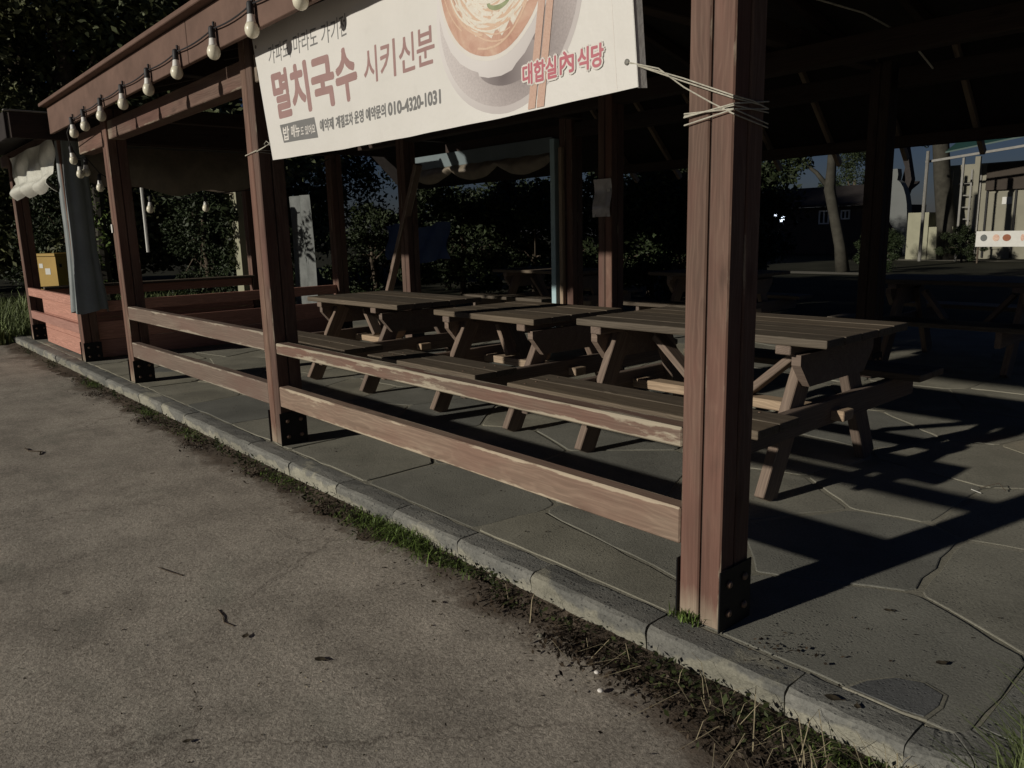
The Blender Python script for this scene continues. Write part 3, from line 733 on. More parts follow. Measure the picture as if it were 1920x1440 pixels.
text('예약제 계절포차 운영 예약문의', -3.44, -2.86, 1.716, 1.768, M['inkgrey'], 1, 0, spread=.0022); text('010-4320-1031', -2.84, -2.475, 1.718, 1.766, M['inkgrey'], 1, 0, spread=.003)
# printed food picture: plate, bowl, soup, noodles, chopsticks
def clipz(pts, zmax=2.262):
    out = []
    for i in range(len(pts)):
        a, b = pts[i], pts[(i + 1) % len(pts)]
        if a[1] <= zmax: out.append(a)
        if (a[1] <= zmax) != (b[1] <= zmax): t = (zmax - a[1]) / (b[1] - a[1]); out.append((a[0] + (b[0] - a[0]) * t, zmax))
    return out
def ell(cx, cz, rx, rz, n=56): return [(cx + rx * math.cos(2 * math.pi * k / n), cz + rz * math.sin(2 * math.pi * k / n)) for k in range(n)]
M['inkwhite_'] = M['inkwhite']
def flat(pts, lay, mat, name):
    m = MB(); m.poly([(x, YB - .0003 * lay, z) for x, z in clipz(pts)]); return m.build(name, M[mat], ba)
flat(ell(-2.105, 1.985, .375, .352), 1, 'p_rim', 'plate_print'); flat(ell(-2.105, 1.992, .357, .334), 2, 'p_plate', 'plate_print')
flat(ell(-2.09, 1.80, .16, .075), 3, 'p_plate2', 'shadow_print')
arc = [(-2.155 + .315 * math.cos(RAD(a)), 2.12 + .1 * math.sin(RAD(a))) for a in range(0, 181, 15)]
flat([(-2.47, 2.12), (-2.465, 2.03), (-2.44, 1.95), (-2.40, 1.885), (-2.345, 1.835), (-2.285, 1.803), (-2.25, 1.79), (-2.245, 1.776), (-2.20, 1.764), (-2.13, 1.760), (-2.07, 1.768), (-2.045, 1.786), (-2.0, 1.81), (-1.945, 1.865), (-1.895, 1.94), (-1.86, 2.03), (-1.84, 2.12)] + arc, 4, 'p_rim', 'bowl_print')
flat(ell(-2.163, 2.135, .302, .318), 5, 'inkwhite_', 'bowl_print'); flat(ell(-2.163, 2.135, .288, .302), 6, 'p_soup', 'soup_print')
flat([(-2.15 + (.235 + .018 * math.sin(5 * k) + .012 * math.sin(3.1 * k)) * math.cos(k / 56 * 6.2832), 2.165 + (.265 + .02 * math.sin(4 * k)) * math.sin(k / 56 * 6.2832)) for k in range(56)], 7, 'p_noodle', 'noodle_print')
rp = random.Random(5)
for mt, cnt, lo, hi, dz in (('p_strand2', 26, .80, 1.10, 0), ('p_strand', 60, .25, .98, .0002)):
    m = MB()
    for k in range(cnt):
        a0 = rp.uniform(185, 355); r0 = rp.uniform(lo, hi); cx, cz = -2.15 + rp.uniform(-.05, .05), 2.16 + rp.uniform(-.04, .04); da = rp.uniform(30, 95); w_ = rp.uniform(.0022, .0048); yo = YB - .0023 - dz - k * 6e-6
        P = []
        for q in range(11):
            a = RAD(a0 + da * (q / 10 - .5)); P.append((cx + .225 * r0 * math.cos(a), cz + .24 * r0 * math.sin(a)))
        for q in range(10):
            (xa, za), (xb, zb) = P[q], P[q + 1]
            if max(za, zb) > 2.255: continue
            L = math.hypot(xb - xa, zb - za); nx_, nz_ = -(zb - za) / L * w_, (xb - xa) / L * w_
            m.poly([(xa - nx_, yo, za - nz_), (xb - nx_, yo, zb - nz_), (xb + nx_, yo, zb + nz_), (xa + nx_, yo, za + nz_)])
    m.build('noodle_print', M[mt], ba)
for q, (gx, gz, gr) in enumerate(((-2.13, 2.03, .05), (-2.09, 2.055, .045), (-2.05, 2.06, .04))): flat([(gx + gr * (1.3 if k < 10 else 1.0) * math.cos(RAD(180 + (k if k < 10 else 19 - k) * 18)), gz + gr * (.62 if k < 10 else .3) * math.sin(RAD(180 + (k if k < 10 else 19 - k) * 18)) + gr * .5 * (q - 1)) for k in range(20)], 10 + q * .2, 'p_green', 'garnish_print')
flat([(-1.99, 1.628), (-1.955, 1.628), (-1.845, 2.26), (-1.875, 2.26)], 8, 'p_chop', 'chopstick_print'); flat([(-1.948, 1.628), (-1.912, 1.628), (-1.808, 2.26), (-1.838, 2.26)], 8, 'p_chop', 'chopstick_print')
for w0, x0, x1, z0, z1 in (('대합실', -2.01, -1.85, 1.708, 1.772), ('內', -1.832, -1.772, 1.712, 1.776), ('식당', -1.752, -1.652, 1.708, 1.772)):
    text(w0, x0, x1, z0, z1, M['inkwhite'], 12, 0, spread=.0085); text(w0, x0, x1, z0, z1, M['inkred2'], 14, 0, spread=.0022)
for x_, z_ in ((-1.56, 1.70), (-4.0, 1.708), (-4.07, 2.2)):
    m = MB(); m.lathe([(.004, 0), (.009, 0), (.009, .0012), (.004, .0012)], 12); m.build('eyelet', M['pole'], ba, Matrix.Translation((x_, YB - .0032, z_)) @ Matrix.Rotation(RAD(90), 4, 'X'), True)
# the vinyl hangs slack: ripple and sag every layer of the banner by the same function of x
KX = [-4.2 + .05 * k for k in range(57)]
def ripple(x):
    w_ = max(0., math.sin(max(0., min(1., (x + 4.1) / 2.6)) * math.pi)) ** .6
    return w_ * (.0042 * math.sin(x * 11) + .0026 * math.sin(x * 23 + 1) + .003 * math.sin(x * 5.3))
def warp(x):
    k = max(0, min(55, int((x - KX[0]) / .05))); a, b = KX[k], KX[k + 1]; t = (x - a) / .05
    u = lambda q: -.010 * math.sin(max(0., min(1., (q + 4.1) / 2.6)) * math.pi)
    return ripple(a) * (1 - t) + ripple(b) * t, u(a) * (1 - t) + u(b) * t
done_ = set()
for o in list(ba.children):
    me = o.data
    if me.name in done_ or o.name.startswith(('seam', 'eyelet')): continue
    done_.add(me.name); bm = bmesh.new(); bm.from_mesh(me)
    lo_, hi_ = min(v.co.x for v in bm.verts), max(v.co.x for v in bm.verts)
    for kx in KX:
        if lo_ < kx < hi_: bmesh.ops.bisect_plane(bm, geom=list(bm.verts) + list(bm.edges) + list(bm.faces), plane_co=(kx, 0, 0), plane_no=(1, 0, 0), dist=1e-6)
    for v in bm.verts:
        dy, dz = warp(v.co.x); v.co.y += dy - .002; v.co.z += dz
    bm.to_mesh(me); bm.free()
# twine ties
def twine(label, strands, r=.0019):
    t = thing('twine', strands[0][0], label, 'twine', 'twine ties of the banner')
    for s_ in strands: mm = MB(); mm.tube(s_, r, 5); mm.build('strand', M['twine'], t)
e = (-1.56, 1.843, 1.70)
twine('pale twine from the banner corner wound round the nearest post', [
    [e, (-1.374, 1.868, 1.628), (-1.218, 1.872, 1.562), (-1.212, 1.96, 1.555), (-1.212, 2.04, 1.54)],
    [e, (-1.45, 1.85, 1.665), (-1.374, 1.868, 1.605), (-1.29, 1.872, 1.555), (-1.216, 1.874, 1.515), (-1.212, 2.04, 1.49)],
    [e, (-1.374, 1.868, 1.620), (-1.218, 1.872, 1.556), (-1.212, 2.0, 1.548)],
    [(-1.376, 2.04, 1.54), (-1.374, 1.872, 1.528), (-1.29, 1.873, 1.533), (-1.216, 1.873, 1.537), (-1.212, 2.04, 1.53)],
    [(-1.376, 2.04, 1.545), (-1.374, 1.871, 1.534), (-1.216, 1.872, 1.528), (-1.212, 2.04, 1.50)],
    [(-1.376, 2.04, 1.54), (-1.374, 1.870, 1.524), (-1.216, 1.871, 1.541), (-1.212, 2.04, 1.56)],
    [(-1.376, 2.04, 1.515), (-1.374, 1.872, 1.503), (-1.216, 1.872, 1.527), (-1.212, 2.04, 1.54)]])
e = (-4.0, 1.843, 1.708)
twine('pale twine from the lower left banner corner to the second post', [
    [e, (-4.1, 1.852, 1.70), (-4.238, 1.874, 1.695), (-4.394, 1.874, 1.685), (-4.398, 2.04, 1.70)],
    [e, (-4.03, 1.84, 1.725), (-4.06, 1.84, 1.712), (-4.04, 1.84, 1.70), (-4.238, 1.873, 1.69), (-4.234, 2.04, 1.68)],
    [(-4.398, 2.04, 1.69), (-4.394, 1.873, 1.682), (-4.236, 1.873, 1.70), (-4.234, 2.04, 1.70)]], .0018)

# ------------------------------------------------------------ things inside the shelter
dr = thing('door_frame', (-7.5, 6.15, 0), 'pale blue steel opening frame with a rolled brown curtain under its header', 'door frame')
board('jamb', dr, (-6.185, 6.12, 0), (-6.185, 6.12, 2.2), .07, .11, M['bluepaint'], (0, -1, 0)); board('jamb', dr, (-9.0, 6.12, 0), (-9.0, 6.12, 2.2), .07, .06, M['bluepaint'], (0, -1, 0))
board('header', dr, (-8.96, 6.12, 2.14), (-6.21, 6.12, 2.14), .05, .17, M['headfabric'])
m = MB(); nx = 60
for j in range(8):
    v = j / 7
    for i in range(nx + 1):
        u = i / nx; sc = .13 * abs(math.sin(u * math.pi * 3)) ** .8
        m.v.append((-8.95 + 2.73 * u, 6.10 - .06 * math.sin(v * math.pi) + .012 * math.sin(u * 50 + v * 4), 2.06 - v * (.07 + sc)))
for j in range(7):
    for i in range(nx): a = j * (nx + 1) + i; m.f.append((a, a + 1, a + nx + 2, a + nx + 1))
m.build('rolled_curtain', M['rolled'], dr, None, True)
board('inner_jamb', dr, (-6.06, 6.085, 0), (-6.06, 6.085, 2.1), .05, .05, M['stretch'], (0, -1, 0))
nt = thing('notice_sheet', (-4.33, 4.835, 1.45), 'curled laminated notice sheet fixed to the middle post', 'notice')
m = MB()
for j in range(7):
    for i in range(6):
        u, v = i / 5 - .5, j / 6; m.v.append((-4.33 + u * .19, 4.828 - .03 * abs(u) * (1.6 - v) - .012 * math.sin(v * 7), 1.325 + v * .30))
for j in range(6):
    for i in range(5): a = j * 6 + i; m.f.append((a, a + 1, a + 7, a + 6))
m.build('sheet', M['paper'], nt, None, True)
for (x, z) in ((-4.41, 1.335), (-4.25, 1.335), (-4.25, 1.53)): board('tape', nt, (x, 4.80, z - .012), (x, 4.80, z + .012), .03, .002, M['white'], (0, -1, 0), 0)
m = MB()
for j in range(7):
    for i in range(15): m.v.append((-10.9 + i * .12, 6.9 + .05 * math.sin(i * 1.4 + j), 1.36 - j * .09 + .04 * math.sin(i * .6)))
for j in range(6):
    for i in range(14): a = j * 15 + i; m.f.append((a, a + 1, a + 16, a + 15))
tag(m.build('blue_tarp', M['bluetarp'], None, None, True), 'dark blue tarp hanging in the shade behind the leaning brace', 'tarp')
m = MB(); m.lathe([(.07, 0), (.085, .02), (.105, .16), (.125, .165), (.125, .2), (.11, .2), (.10, .15)], 18); tag(m.build('plant_pot', M['pot'], None, Matrix.Translation((-1.13, 4.9, 0)), True), 'terracotta pot standing on the flagstones at the right edge', 'pot')
for i, (x, y, lab) in enumerate(((-5.9, 7.9, 'cream folded sheet on the bench left of the blue door jamb'), (-5.15, 7.6, 'cream folded sheet lying behind the short middle picnic table'))): pass
m = MB(); m.tube([(-2.6, 4.2, 2.62), (-2.45, 4.5, 2.52), (-2.3, 4.9, 2.46), (-2.2, 5.3, 2.36), (-2.15, 5.6, 2.2)], .006, 5); tag(m.build('hanging_cable', M['twine']), 'thin loose cable hanging from the dark roof at upper right', 'cable')

# ------------------------------------------------------------ behind the booth
def leafcloud(rng, clusters, per, size, sq=1.0):
    m = MB()
    for (cx, cy, cz, r) in clusters:
        for k in range(per):
            d = Vector((rng.gauss(0, 1), rng.gauss(0, 1), rng.gauss(0, 1))).normalized() * r * rng.random() ** .45
            p = Vector((cx, cy, cz)) + Vector((d.x, d.y, d.z * sq)); s = size * rng.uniform(.5, 1.3)
            a = Vector((rng.gauss(0, 1), rng.gauss(0, 1), rng.gauss(0, .7))).normalized(); b = a.orthogonal().normalized()
            b = (b * math.cos(rng.uniform(0, 6)) + a.cross(b) * math.sin(rng.uniform(0, 6))).normalized()
            m.poly([tuple(p - a * s), tuple(p + b * s * .45), tuple(p + a * s), tuple(p - b * s * .45)])
    return m
def crown(seed, r, h0, h1, n, per, size):
    rng = random.Random(seed); cl = []
    for k in range(n):
        t = rng.random(); z = h0 + (h1 - h0) * t; e = math.sin(math.pi * (.18 + .75 * t)) ** .6
        a = rng.uniform(0, 6.28); q = r * e * rng.uniform(.25, 1.05)
        cl.append((q * math.cos(a), q * math.sin(a), z, rng.uniform(.18, .34) * r))
    return leafcloud(rng, cl, per, size, .8), cl
def limbs(seed, hb, r0, cl, lean=0):
    rng = random.Random(seed); m = MB()
    m.tube([(0, 0, -.1), (.04 + lean * .2, .02, hb * .35), (lean * .6, -.03, hb * .75), (lean, 0, hb)], [r0 * 1.25, r0, r0 * .8, r0 * .45], 10)
    for c in rng.sample(cl, min(9, len(cl))):
        z0 = hb * rng.uniform(.4, .9); m.tube([(lean * z0 / hb, 0, z0), (c[0] * .5, c[1] * .5, (z0 + c[2]) / 2 + .1), c[:3]], [r0 * .4, r0 * .22, r0 * .08], 5)
    return m
CR_ = {}
def tree(name, loc, label, cat, kind, scale=1, rz=0, mat='leafA', bark='bark', group=None):
    t = thing(name, loc, label, cat, group)
    if kind not in CR_:
        sd, r, h0, h1, n, per, sz, hb, r0 = {'big': (1, 3.6, .9, 10.5, 120, 330, .10, 7.2, .28), 'mid': (2, 2.5, .4, 6.5, 60, 260, .085, 4.5, .17), 'shrub': (3, 1.1, .2, 1.9, 36, 260, .045, 1.2, .05), 'pine': (4, 2.6, 3.2, 8.5, 50, 120, .14, 8, .3)}[kind]
        cm, cl = crown(sd, r, h0, h1, n, per, sz); CR_[kind] = (cm, limbs(sd, hb, r0, cl))
    cm, tm = CR_[kind]; mw = Matrix.Translation(loc) @ Matrix.Rotation(rz, 4, 'Z') @ Matrix.Scale(scale, 4)
    for nm, mb, mt in (('crown', cm, mat), ('trunk', tm, bark)):
        k = (kind, nm, mt)
        if k not in CACHE: CACHE[k] = mb.mesh(nm, M[mt], nm == 'trunk')
        link(bpy.data.objects.new(nm, CACHE[k]), t, mw)
    return t
for i, (kind, x, y, sc, mt, lab) in enumerate([
    ('big', -24, 2.2, 1.0, 'leafE', 'tall dark tree at the left edge above the booth roof'),
    ('big', -22.5, 5.2, .95, 'leafB', 'tall olive-green tree rising behind the booth'),
    ('big', -22.5, 8.2, 1.1, 'leafE', 'tall dark tree rising behind the middle of the long eave'),
    ('big', -30, 7.5, 1.35, 'leafB', 'very tall dark tree standing behind all the others at upper left'),
    ('big', -31, 3.0, 1.25, 'leafE', 'very tall olive-green tree behind the dark tree at the left edge'),
    ('big', -27, 5.0, 1.2, 'leafB', 'tall spreading tree between the olive-green tree and the tallest one'),
    ('big', -25.5, 10.5, 1.2, 'leafE', 'tall dark tree behind the left half of the long eave'),
    ('mid', -19.5, 13.6, 1.0, 'leafA', 'dark bushy tree behind the leaning brace beyond the back hedge'),
    ('mid', -29, 1.0, 1.1, 'leafE', 'low spreading tree beyond the grass at the left edge'),
    ('mid', -18.6, 3.9, .42, 'leafC', 'bushy shrub directly behind the yellow cabinet'),
    ('mid', -16.5, 6.0, .4, 'leafC', 'leafy shrub seen between the curtain and the third post'),
    ('shrub', -14.6, 6.4, .85, 'leafC', 'low shrub behind the booth counter')]):
    tree('tree' if kind != 'shrub' else 'shrub', (x, y, -.15), lab, 'tree' if kind != 'shrub' else 'shrub', kind, sc, i * 1.3, mt)
for i, (x, y, sc) in enumerate([(-13.5, 8.2, 1.0), (-12.4, 9.6, 1.1), (-11.1, 10.4, 1.15), (-9.6, 10.9, 1.2), (-8.2, 11.0, 1.15), (-7.7, 10.9, 1.05)]):
    tree('shrub', (x, y, -.15), ['dark shrub left of the pale wall sheet behind the shelter', 'dark shrub behind the blue tarp', 'dark shrub behind the second-row table', 'dark shrub seen through the pale blue frame', 'dark shrub seen just right of the blue jamb', 'dark yellowish shrub seen left of the nearest post'][i], 'shrub', 'shrub', sc, i * 2.1, 'leafC' if i == 5 else 'leafA')
for i, (x, y, sc) in enumerate([(-15.5, 11.5, 1.3), (-13.6, 12.2, 1.35), (-11.9, 12.6, 1.35), (-10.2, 12.8, 1.4), (-8.6, 12.9, 1.35), (-8.3, 11.9, 1.2)]):
    tree('shrub', (x, y, -.15), ['tall dark bush at the left end of the back hedge', 'tall dark bush behind the hanging blue tarp', 'tall dark bush at the back left of the pale blue frame', 'tall dark bush at the back, centred in the pale blue frame', 'tall dark bush at the back behind the middle post with the notice', 'tall dark bush at the back just left of the nearest post'][i], 'shrub', 'shrub', sc, i * 1.7 + .5, 'leafA')
# trunk wrapped in ivy, cream pillar, pale sheet wall
iv = thing('ivy_trunk', (-14.8, 3.62, -.15), 'slim tree trunk wrapped in pale ivy behind the curtain', 'tree')
m = MB(); m.tube([(-14.8, 3.62, -.15), (-14.78, 3.6, .9), (-14.85, 3.66, 2.0), (-14.8, 3.6, 3.4)], [.12, .1, .09, .07], 8); m.build('trunk', M['palebark'], iv)
rng = random.Random(21); leafcloud(rng, [(-14.8 + rng.uniform(-.08, .08), 3.6 + rng.uniform(-.08, .08), .1 + k * .12, .17) for k in range(20)], 34, .05).build('ivy', M['weed'], iv)
pl = thing('pillar', (-12.9, 5.3, 0), 'cream painted pillar with ivy shadow beyond the booth', 'pillar')
m = MB(); m.box(-13.08, -12.82, 5.24, 5.44, -.15, 2.0); m.build('shaft', M['creamwall'], pl)
rng = random.Random(22); leafcloud(rng, [(-13.02 + rng.uniform(-.05, .05), 5.2, .8 + k * .09, .09) for k in range(14)], 26, .04).build('ivy', M['weeddark'], pl)
m = MB()
for j in range(9):
    for i in range(13): m.v.append((-12.9 + i * .066, 6.2 + .03 * math.sin(i * 1.1 + j * .3), .0 + j * .24))
for j in range(8):
    for i in range(12): a = j * 13 + i; m.f.append((a, a + 1, a + 14, a + 13))
tag(m.build('wall_sheet', M['greysheet'], None, None, True), 'pale hanging wall sheet in leaf shadow behind the second post', 'sheet')
rng = random.Random(31); br = thing('branch', (-14, 3.2, 1.9), 'leafy branch spreading in front of the pale wall sheet', 'branch')
m = MB(); m.tube([(-14.6, 3.4, 2.3), (-13.4, 4.6, 2.1), (-12.7, 5.5, 1.9)], [.03, .02, .01], 6); m.build('stem', M['bark'], br)
leafcloud(rng, [(-13.2 + rng.uniform(-.6, .6), 4.9 + rng.uniform(-.5, .5), 2.0 + rng.uniform(-.5, .35), .2) for k in range(14)], 40, .06).build('leaves', M['leafC'], br)
# yellow cabinet
cb = thing('utility_cabinet', (-16.3, 3.1, -.15), 'yellow steel utility cabinet standing beyond the booth', 'cabinet')
CM = Matrix.Translation((-16.3, 3.14, -.15)) @ Matrix.Rotation(RAD(24), 4, 'Z')
m = MB(); m.box(-.36, .36, -.22, .22, 0, 1.15); m.build('body', M['yellow'], cb, CM)
m = MB(); m.box(-.39, .39, -.25, .25, 1.153, 1.2); m.build('lid', M['yellow'], cb, CM)
for (x, z, w_, h_) in ((.12, .88, .14, .11), (-.24, .86, .12, .3), (-.05, .98, .1, .08)):
    q = MB(); q.box(-w_ / 2, w_ / 2, -.224, -.2205, z - h_ / 2, z + h_ / 2); q.build('sticker', M['white'], cb, CM @ Matrix.Translation((x, 0, 0)))
for z in (.35, .95): q = MB(); q.box(.361, .372, -.16, -.12, z, z + .06); q.build('hinge', M['black'], cb, CM)

# ------------------------------------------------------------ background on the right
m = MB(); m.poly([(-30, 20.6, -.15), (-9.2, 20.9, -.15), (-9.2, 21.9, -.15), (-30, 21.8, -.15)]); tag(m.build('path', M['path']), kind='structure')
m = MB(); m.poly([(-13, 29.3, -.15), (-2, 29.3, -.15), (-2, 30.6, -.15), (-13, 30.6, -.15)]); tag(m.build('pavement', M['path']), kind='structure')
pt = thing('tree', (-10.6, 22, -.15), 'slender pale bare trunk curving up beyond the path', 'tree')
m = MB(); m.tube([(-10.5, 22, -.15), (-10.62, 22, .6), (-10.85, 22, 1.5), (-11.02, 22, 2.2), (-11.0, 22, 2.8), (-10.98, 22, 4.6)], [.2, .16, .15, .16, .13, .11], 9); m.tube([(-11.02, 22, 2.2), (-11.5, 22.1, 2.7), (-12.2, 22.2, 3.2)], [.08, .06, .03], 6); m.build('trunk', M['palebark'], pt, None, True)
rng = random.Random(41); leafcloud(rng, [(-12.6 + rng.uniform(-.9, .5), 22.3 + rng.uniform(-.5, .5), 3.2 + rng.uniform(-.5, .4), .35) for k in range(10)], 160, .07).build('crown', M['leafA'], pt)
tr = thing('tree', (-10.8, 30.6, -.15), 'thick straight tree trunk in front of the cream container', 'tree')
m = MB(); m.tube([(-10.77, 30.6, -.15), (-10.9, 30.6, 1.2), (-11.15, 30.6, 2.8), (-11.35, 30.6, 4.5), (-11.45, 30.6, 6.3)], [.36, .31, .28, .26, .22], 10); m.build('trunk', M['palebark'], tr, None, True)
rng = random.Random(42); leafcloud(rng, [(-11.9 + rng.uniform(-.8, .7), 30.6 + rng.uniform(-.3, .3), 4.5 + rng.uniform(-.35, .5), .35) for k in range(14)], 150, .07).build('crown', M['leafA'], tr)
dk = thing('tree', (-8.2, 14.2, -.15), 'dark tree hanging its branches under the back eave near the lit lamp', 'tree')
m = MB(); m.tube([(-8.6, 14.4, -.15), (-8.55, 14.4, 1.2), (-8.4, 14.3, 2.4), (-8.5, 14.4, 4)], [.12, .1, .09, .05], 8); m.build('trunk', M['bark'], dk)
rng = random.Random(43); leafcloud(rng, [(-8.55 + rng.uniform(-.7, .7), 14.3 + rng.uniform(-.5, .5), 2.75 + rng.uniform(-.45, 1.1), .28) for k in range(26)], 150, .055).build('crown', M['leafA'], dk)
tree('shrub', (-9.62, 22.2, -.15), 'round green bush beside the pale box wall beyond the path', 'shrub', 'shrub', .62, 1, 'leafC')
tree('shrub', (-9.6, 28.6, -.15), 'black rounded bush at the foot of the cream container', 'shrub', 'shrub', .62, 2, 'leafA')
tree('tree', (-16.5, 24, -.15), 'dark tree left of the slender pale trunk', 'tree', 'mid', .75, 2, 'leafA')
tree('tree', (-19.2, 41, -.15), 'far tree in front of the evening sky behind the house', 'tree', 'mid', .8, 4, 'leafA')
ho = thing('house', (-17, 35, -.15), 'low dark house with two small white-framed windows beyond the path', 'house')
m = MB(); m.box(-21, -14.8, 35, 39, -.15, 2.0); m.build('wall', M['housewall'], ho)
slab([(-21.5, 34.6, 2.0), (-14.4, 34.6, 2.0), (-14.4, 37, 2.9), (-21.5, 37, 2.9)], .1, 'roof', M['roof'], ho)
for (x, z, w_, h_) in ((-17.72, 1.53, .5, .62), (-16.72, 1.62, .42, .42)):
    f_ = MB()
    for (a, b, c, d) in ((-w_ / 2, w_ / 2, h_ / 2 - .06, h_ / 2), (-w_ / 2, w_ / 2, -h_ / 2, -h_ / 2 + .06), (-w_ / 2, -w_ / 2 + .06, -h_ / 2 + .061, h_ / 2 - .061), (w_ / 2 - .06, w_ / 2, -h_ / 2 + .061, h_ / 2 - .061), (-.03, .03, -h_ / 2 + .061, h_ / 2 - .061)): f_.box(a, b, -.06, -.002, c, d)
    fo = f_.build('window_frame', M['white'], ho, Matrix.Translation((x, 35, z)))
    p_ = MB(); p_.box(-w_ / 2 + .062, w_ / 2 - .062, -.02, -.004, -h_ / 2 + .062, h_ / 2 - .062); p_.build('pane', M['black'], fo, Matrix.Translation((x, 35, z)))
# the lit lamp far away
t = NT('lit_lamp_glass'); t.b.inputs['Emission Color'].default_value = (.75, .85, 1, 1); t.b.inputs['Emission Strength'].default_value = 2.2; M['lamp'] = t.done((.8, .8, .8))
la = thing('lamp', (-16.9, 30, -.15), 'lit bluish white lamp far off under the dark trees', 'lamp')
m = MB(); m.tube([(-17.0, 30.1, -.15), (-17.0, 30.1, 1.5)], .04, 6); m.build('post', M['black'], la)
m = MB(); m.box(-17.35, -16.95, 29.95, 30.1, 1.52, 1.70); m.build('lamp_head', M['lamp'], la); m = MB(); m.box(-17.08, -16.94, 29.95, 30.05, 1.36, 1.47); m.build('lamp_head', M['lamp'], la)
# leaning pale slabs of a monument
mo = thing('monument', (-13.8, 34, -.15), 'pale leaning curved slabs of a monument rising behind the bush', 'monument')
def outline(pts, y0, y1, name, mat, parent):
    m = MB(); n = len(pts); m.v += [(x, y0, z) for x, z in pts] + [(x, y1, z) for x, z in pts]
    m.f += [tuple(range(n)), tuple(range(n, 2 * n))[::-1]] + [(k, n + k, n + (k + 1) % n, (k + 1) % n) for k in range(n)]
    return m.build(name, mat, parent)
outline([(-13.4, -.15), (-13.55, .5), (-13.62, 1.0), (-13.65, 1.6), (-13.68, 1.95), (-13.75, 2.3), (-13.87, 2.64), (-14.0, 2.85), (-14.13, 2.95), (-14.24, 2.75), (-14.33, 2.4), (-14.38, 2.0), (-14.4, 1.6), (-14.36, 1.3), (-14.22, 1.05), (-14.05, .85), (-13.8, .54), (-13.7, -.15)][::-1], 34, 34.5, 'slab', M['greyslab'], mo)
outline([(-14.6, 2.0), (-14.42, 2.7), (-14.36, 3.2), (-14.4, 3.45), (-14.95, 3.45), (-15.0, 3.2), (-14.85, 2.7)], 34.6, 35, 'slab', M['greyslab'], mo)
outline([(-14.5, -.15), (-14.3, 1.9), (-14.0, 3.0), (-14.35, 4.6), (-14.7, 4.6), (-14.3, 3.5), (-14.6, 2.0), (-14.75, -.15)], 35.1, 35.5, 'slab', M['roof'], mo)
bw = thing('box_wall', (-11.5, 30.4, -.15), 'pale yellowish box wall beside the thick trunk', 'wall')
m = MB(); m.box(-12.15, -11.42, 30.4, 31.2, -.15, 1.55); m.build('panel', M['creamwall'], bw); m = MB(); m.box(-11.41, -10.6, 30.45, 31.2, -.15, 1.02); m.build('panel', M['creamwall'], bw)
m = MB(); m.tube([(-11.1, 29, -.15), (-11.08, 29, 3.6)], .06, 8); tag(m.build('pole', M['pole']), 'thin pale pole standing in front of the yellowish box wall', 'pole')
ct = thing('container', (-9.5, 31.5, -.15), 'cream metal container cabin with a ladder and door at the right edge', 'container')
m = MB(); m.box(-11.2, -6.5, 31.3, 34, -.15, 3.2); m.build('body', M['cream'], ct)
m = MB()
for x in (-11.0, -10.35):
    m.box(x - .03, x + .03, 31.1, 31.16, .6, 3.0)
m.build('ladder_rail', M['pole'], ct)
for k in range(5): board('rung', ct, (-10.97, 31.13, .85 + k * .42), (-10.38, 31.13, .85 + k * .42), .04, .04, M['pole'])
for x in (-10.1, -9.85, -8.95): board('corrugation', ct, (x, 31.27, -.1), (x, 31.27, 3.1), .06, .05, M['black'] if x > -10 else M['pole'], (0, -1, 0), 0)
board('door', ct, (-9.38, 31.27, .2), (-9.38, 31.27, 2.15), .8, .04, M['cream'], (0, -1, 0)); board('sign', ct, (-9.2, 31.235, 1.75), (-9.2, 31.235, 2.0), .3, .02, M['white'], (0, -1, 0), 0)
board('panel', ct, (-9.9, 31.2, 2.7), (-6.6, 31.2, 2.7), .05, .9, M['housewall'])
cn = thing('canopy', (-9, 29.5, 3.4), 'dark green sheet canopy on pale rails above the cream container', 'canopy')
slab([(-10.6, 29.2, 3.5), (-7, 29.2, 3.95), (-7, 30.4, 4.4), (-10.6, 30.4, 3.95)], .05, 'sheet', M['darkgreen'], cn)
board('rail', cn, (-11.2, 29.15, 3.25), (-7, 29.15, 3.62), .06, .08, M['pole']); board('post', cn, (-10.0, 29.2, -.15), (-10.0, 29.2, 3.3), .07, .07, M['pole'], (0, -1, 0)); board('post', cn, (-9.55, 29.2, -.15), (-9.55, 29.2, 3.3), .16, .12, M['cream'], (0, -1, 0))
sb = thing('small_banner', (-8.3, 28, .4), 'small white picture banner hung low in front of the cream container', 'banner')
m = MB(); m.box(-9.03, -7.2, 27.99, 28.0, .38, .87); m.build('sheet', M['white'], sb)
for (x, c, w_) in ((-8.8, 'greyslab', .2), (-8.45, 'p_soup', .2), (-8.15, 'pot', .24), (-7.72, 'p_soup', .1)):
    m = MB(); m.poly([(x + w_ / 2 * math.cos(k * .5236), 27.985, .66 + .11 * math.sin(k * .5236)) for k in range(12)]); m.build('picture_print', M[c], sb)
for x in (-8.95, -7.3): board('stake', sb, (x, 28.03, -.15), (x, 28.03, .9), .04, .04, M['bark'], (0, -1, 0), 0)

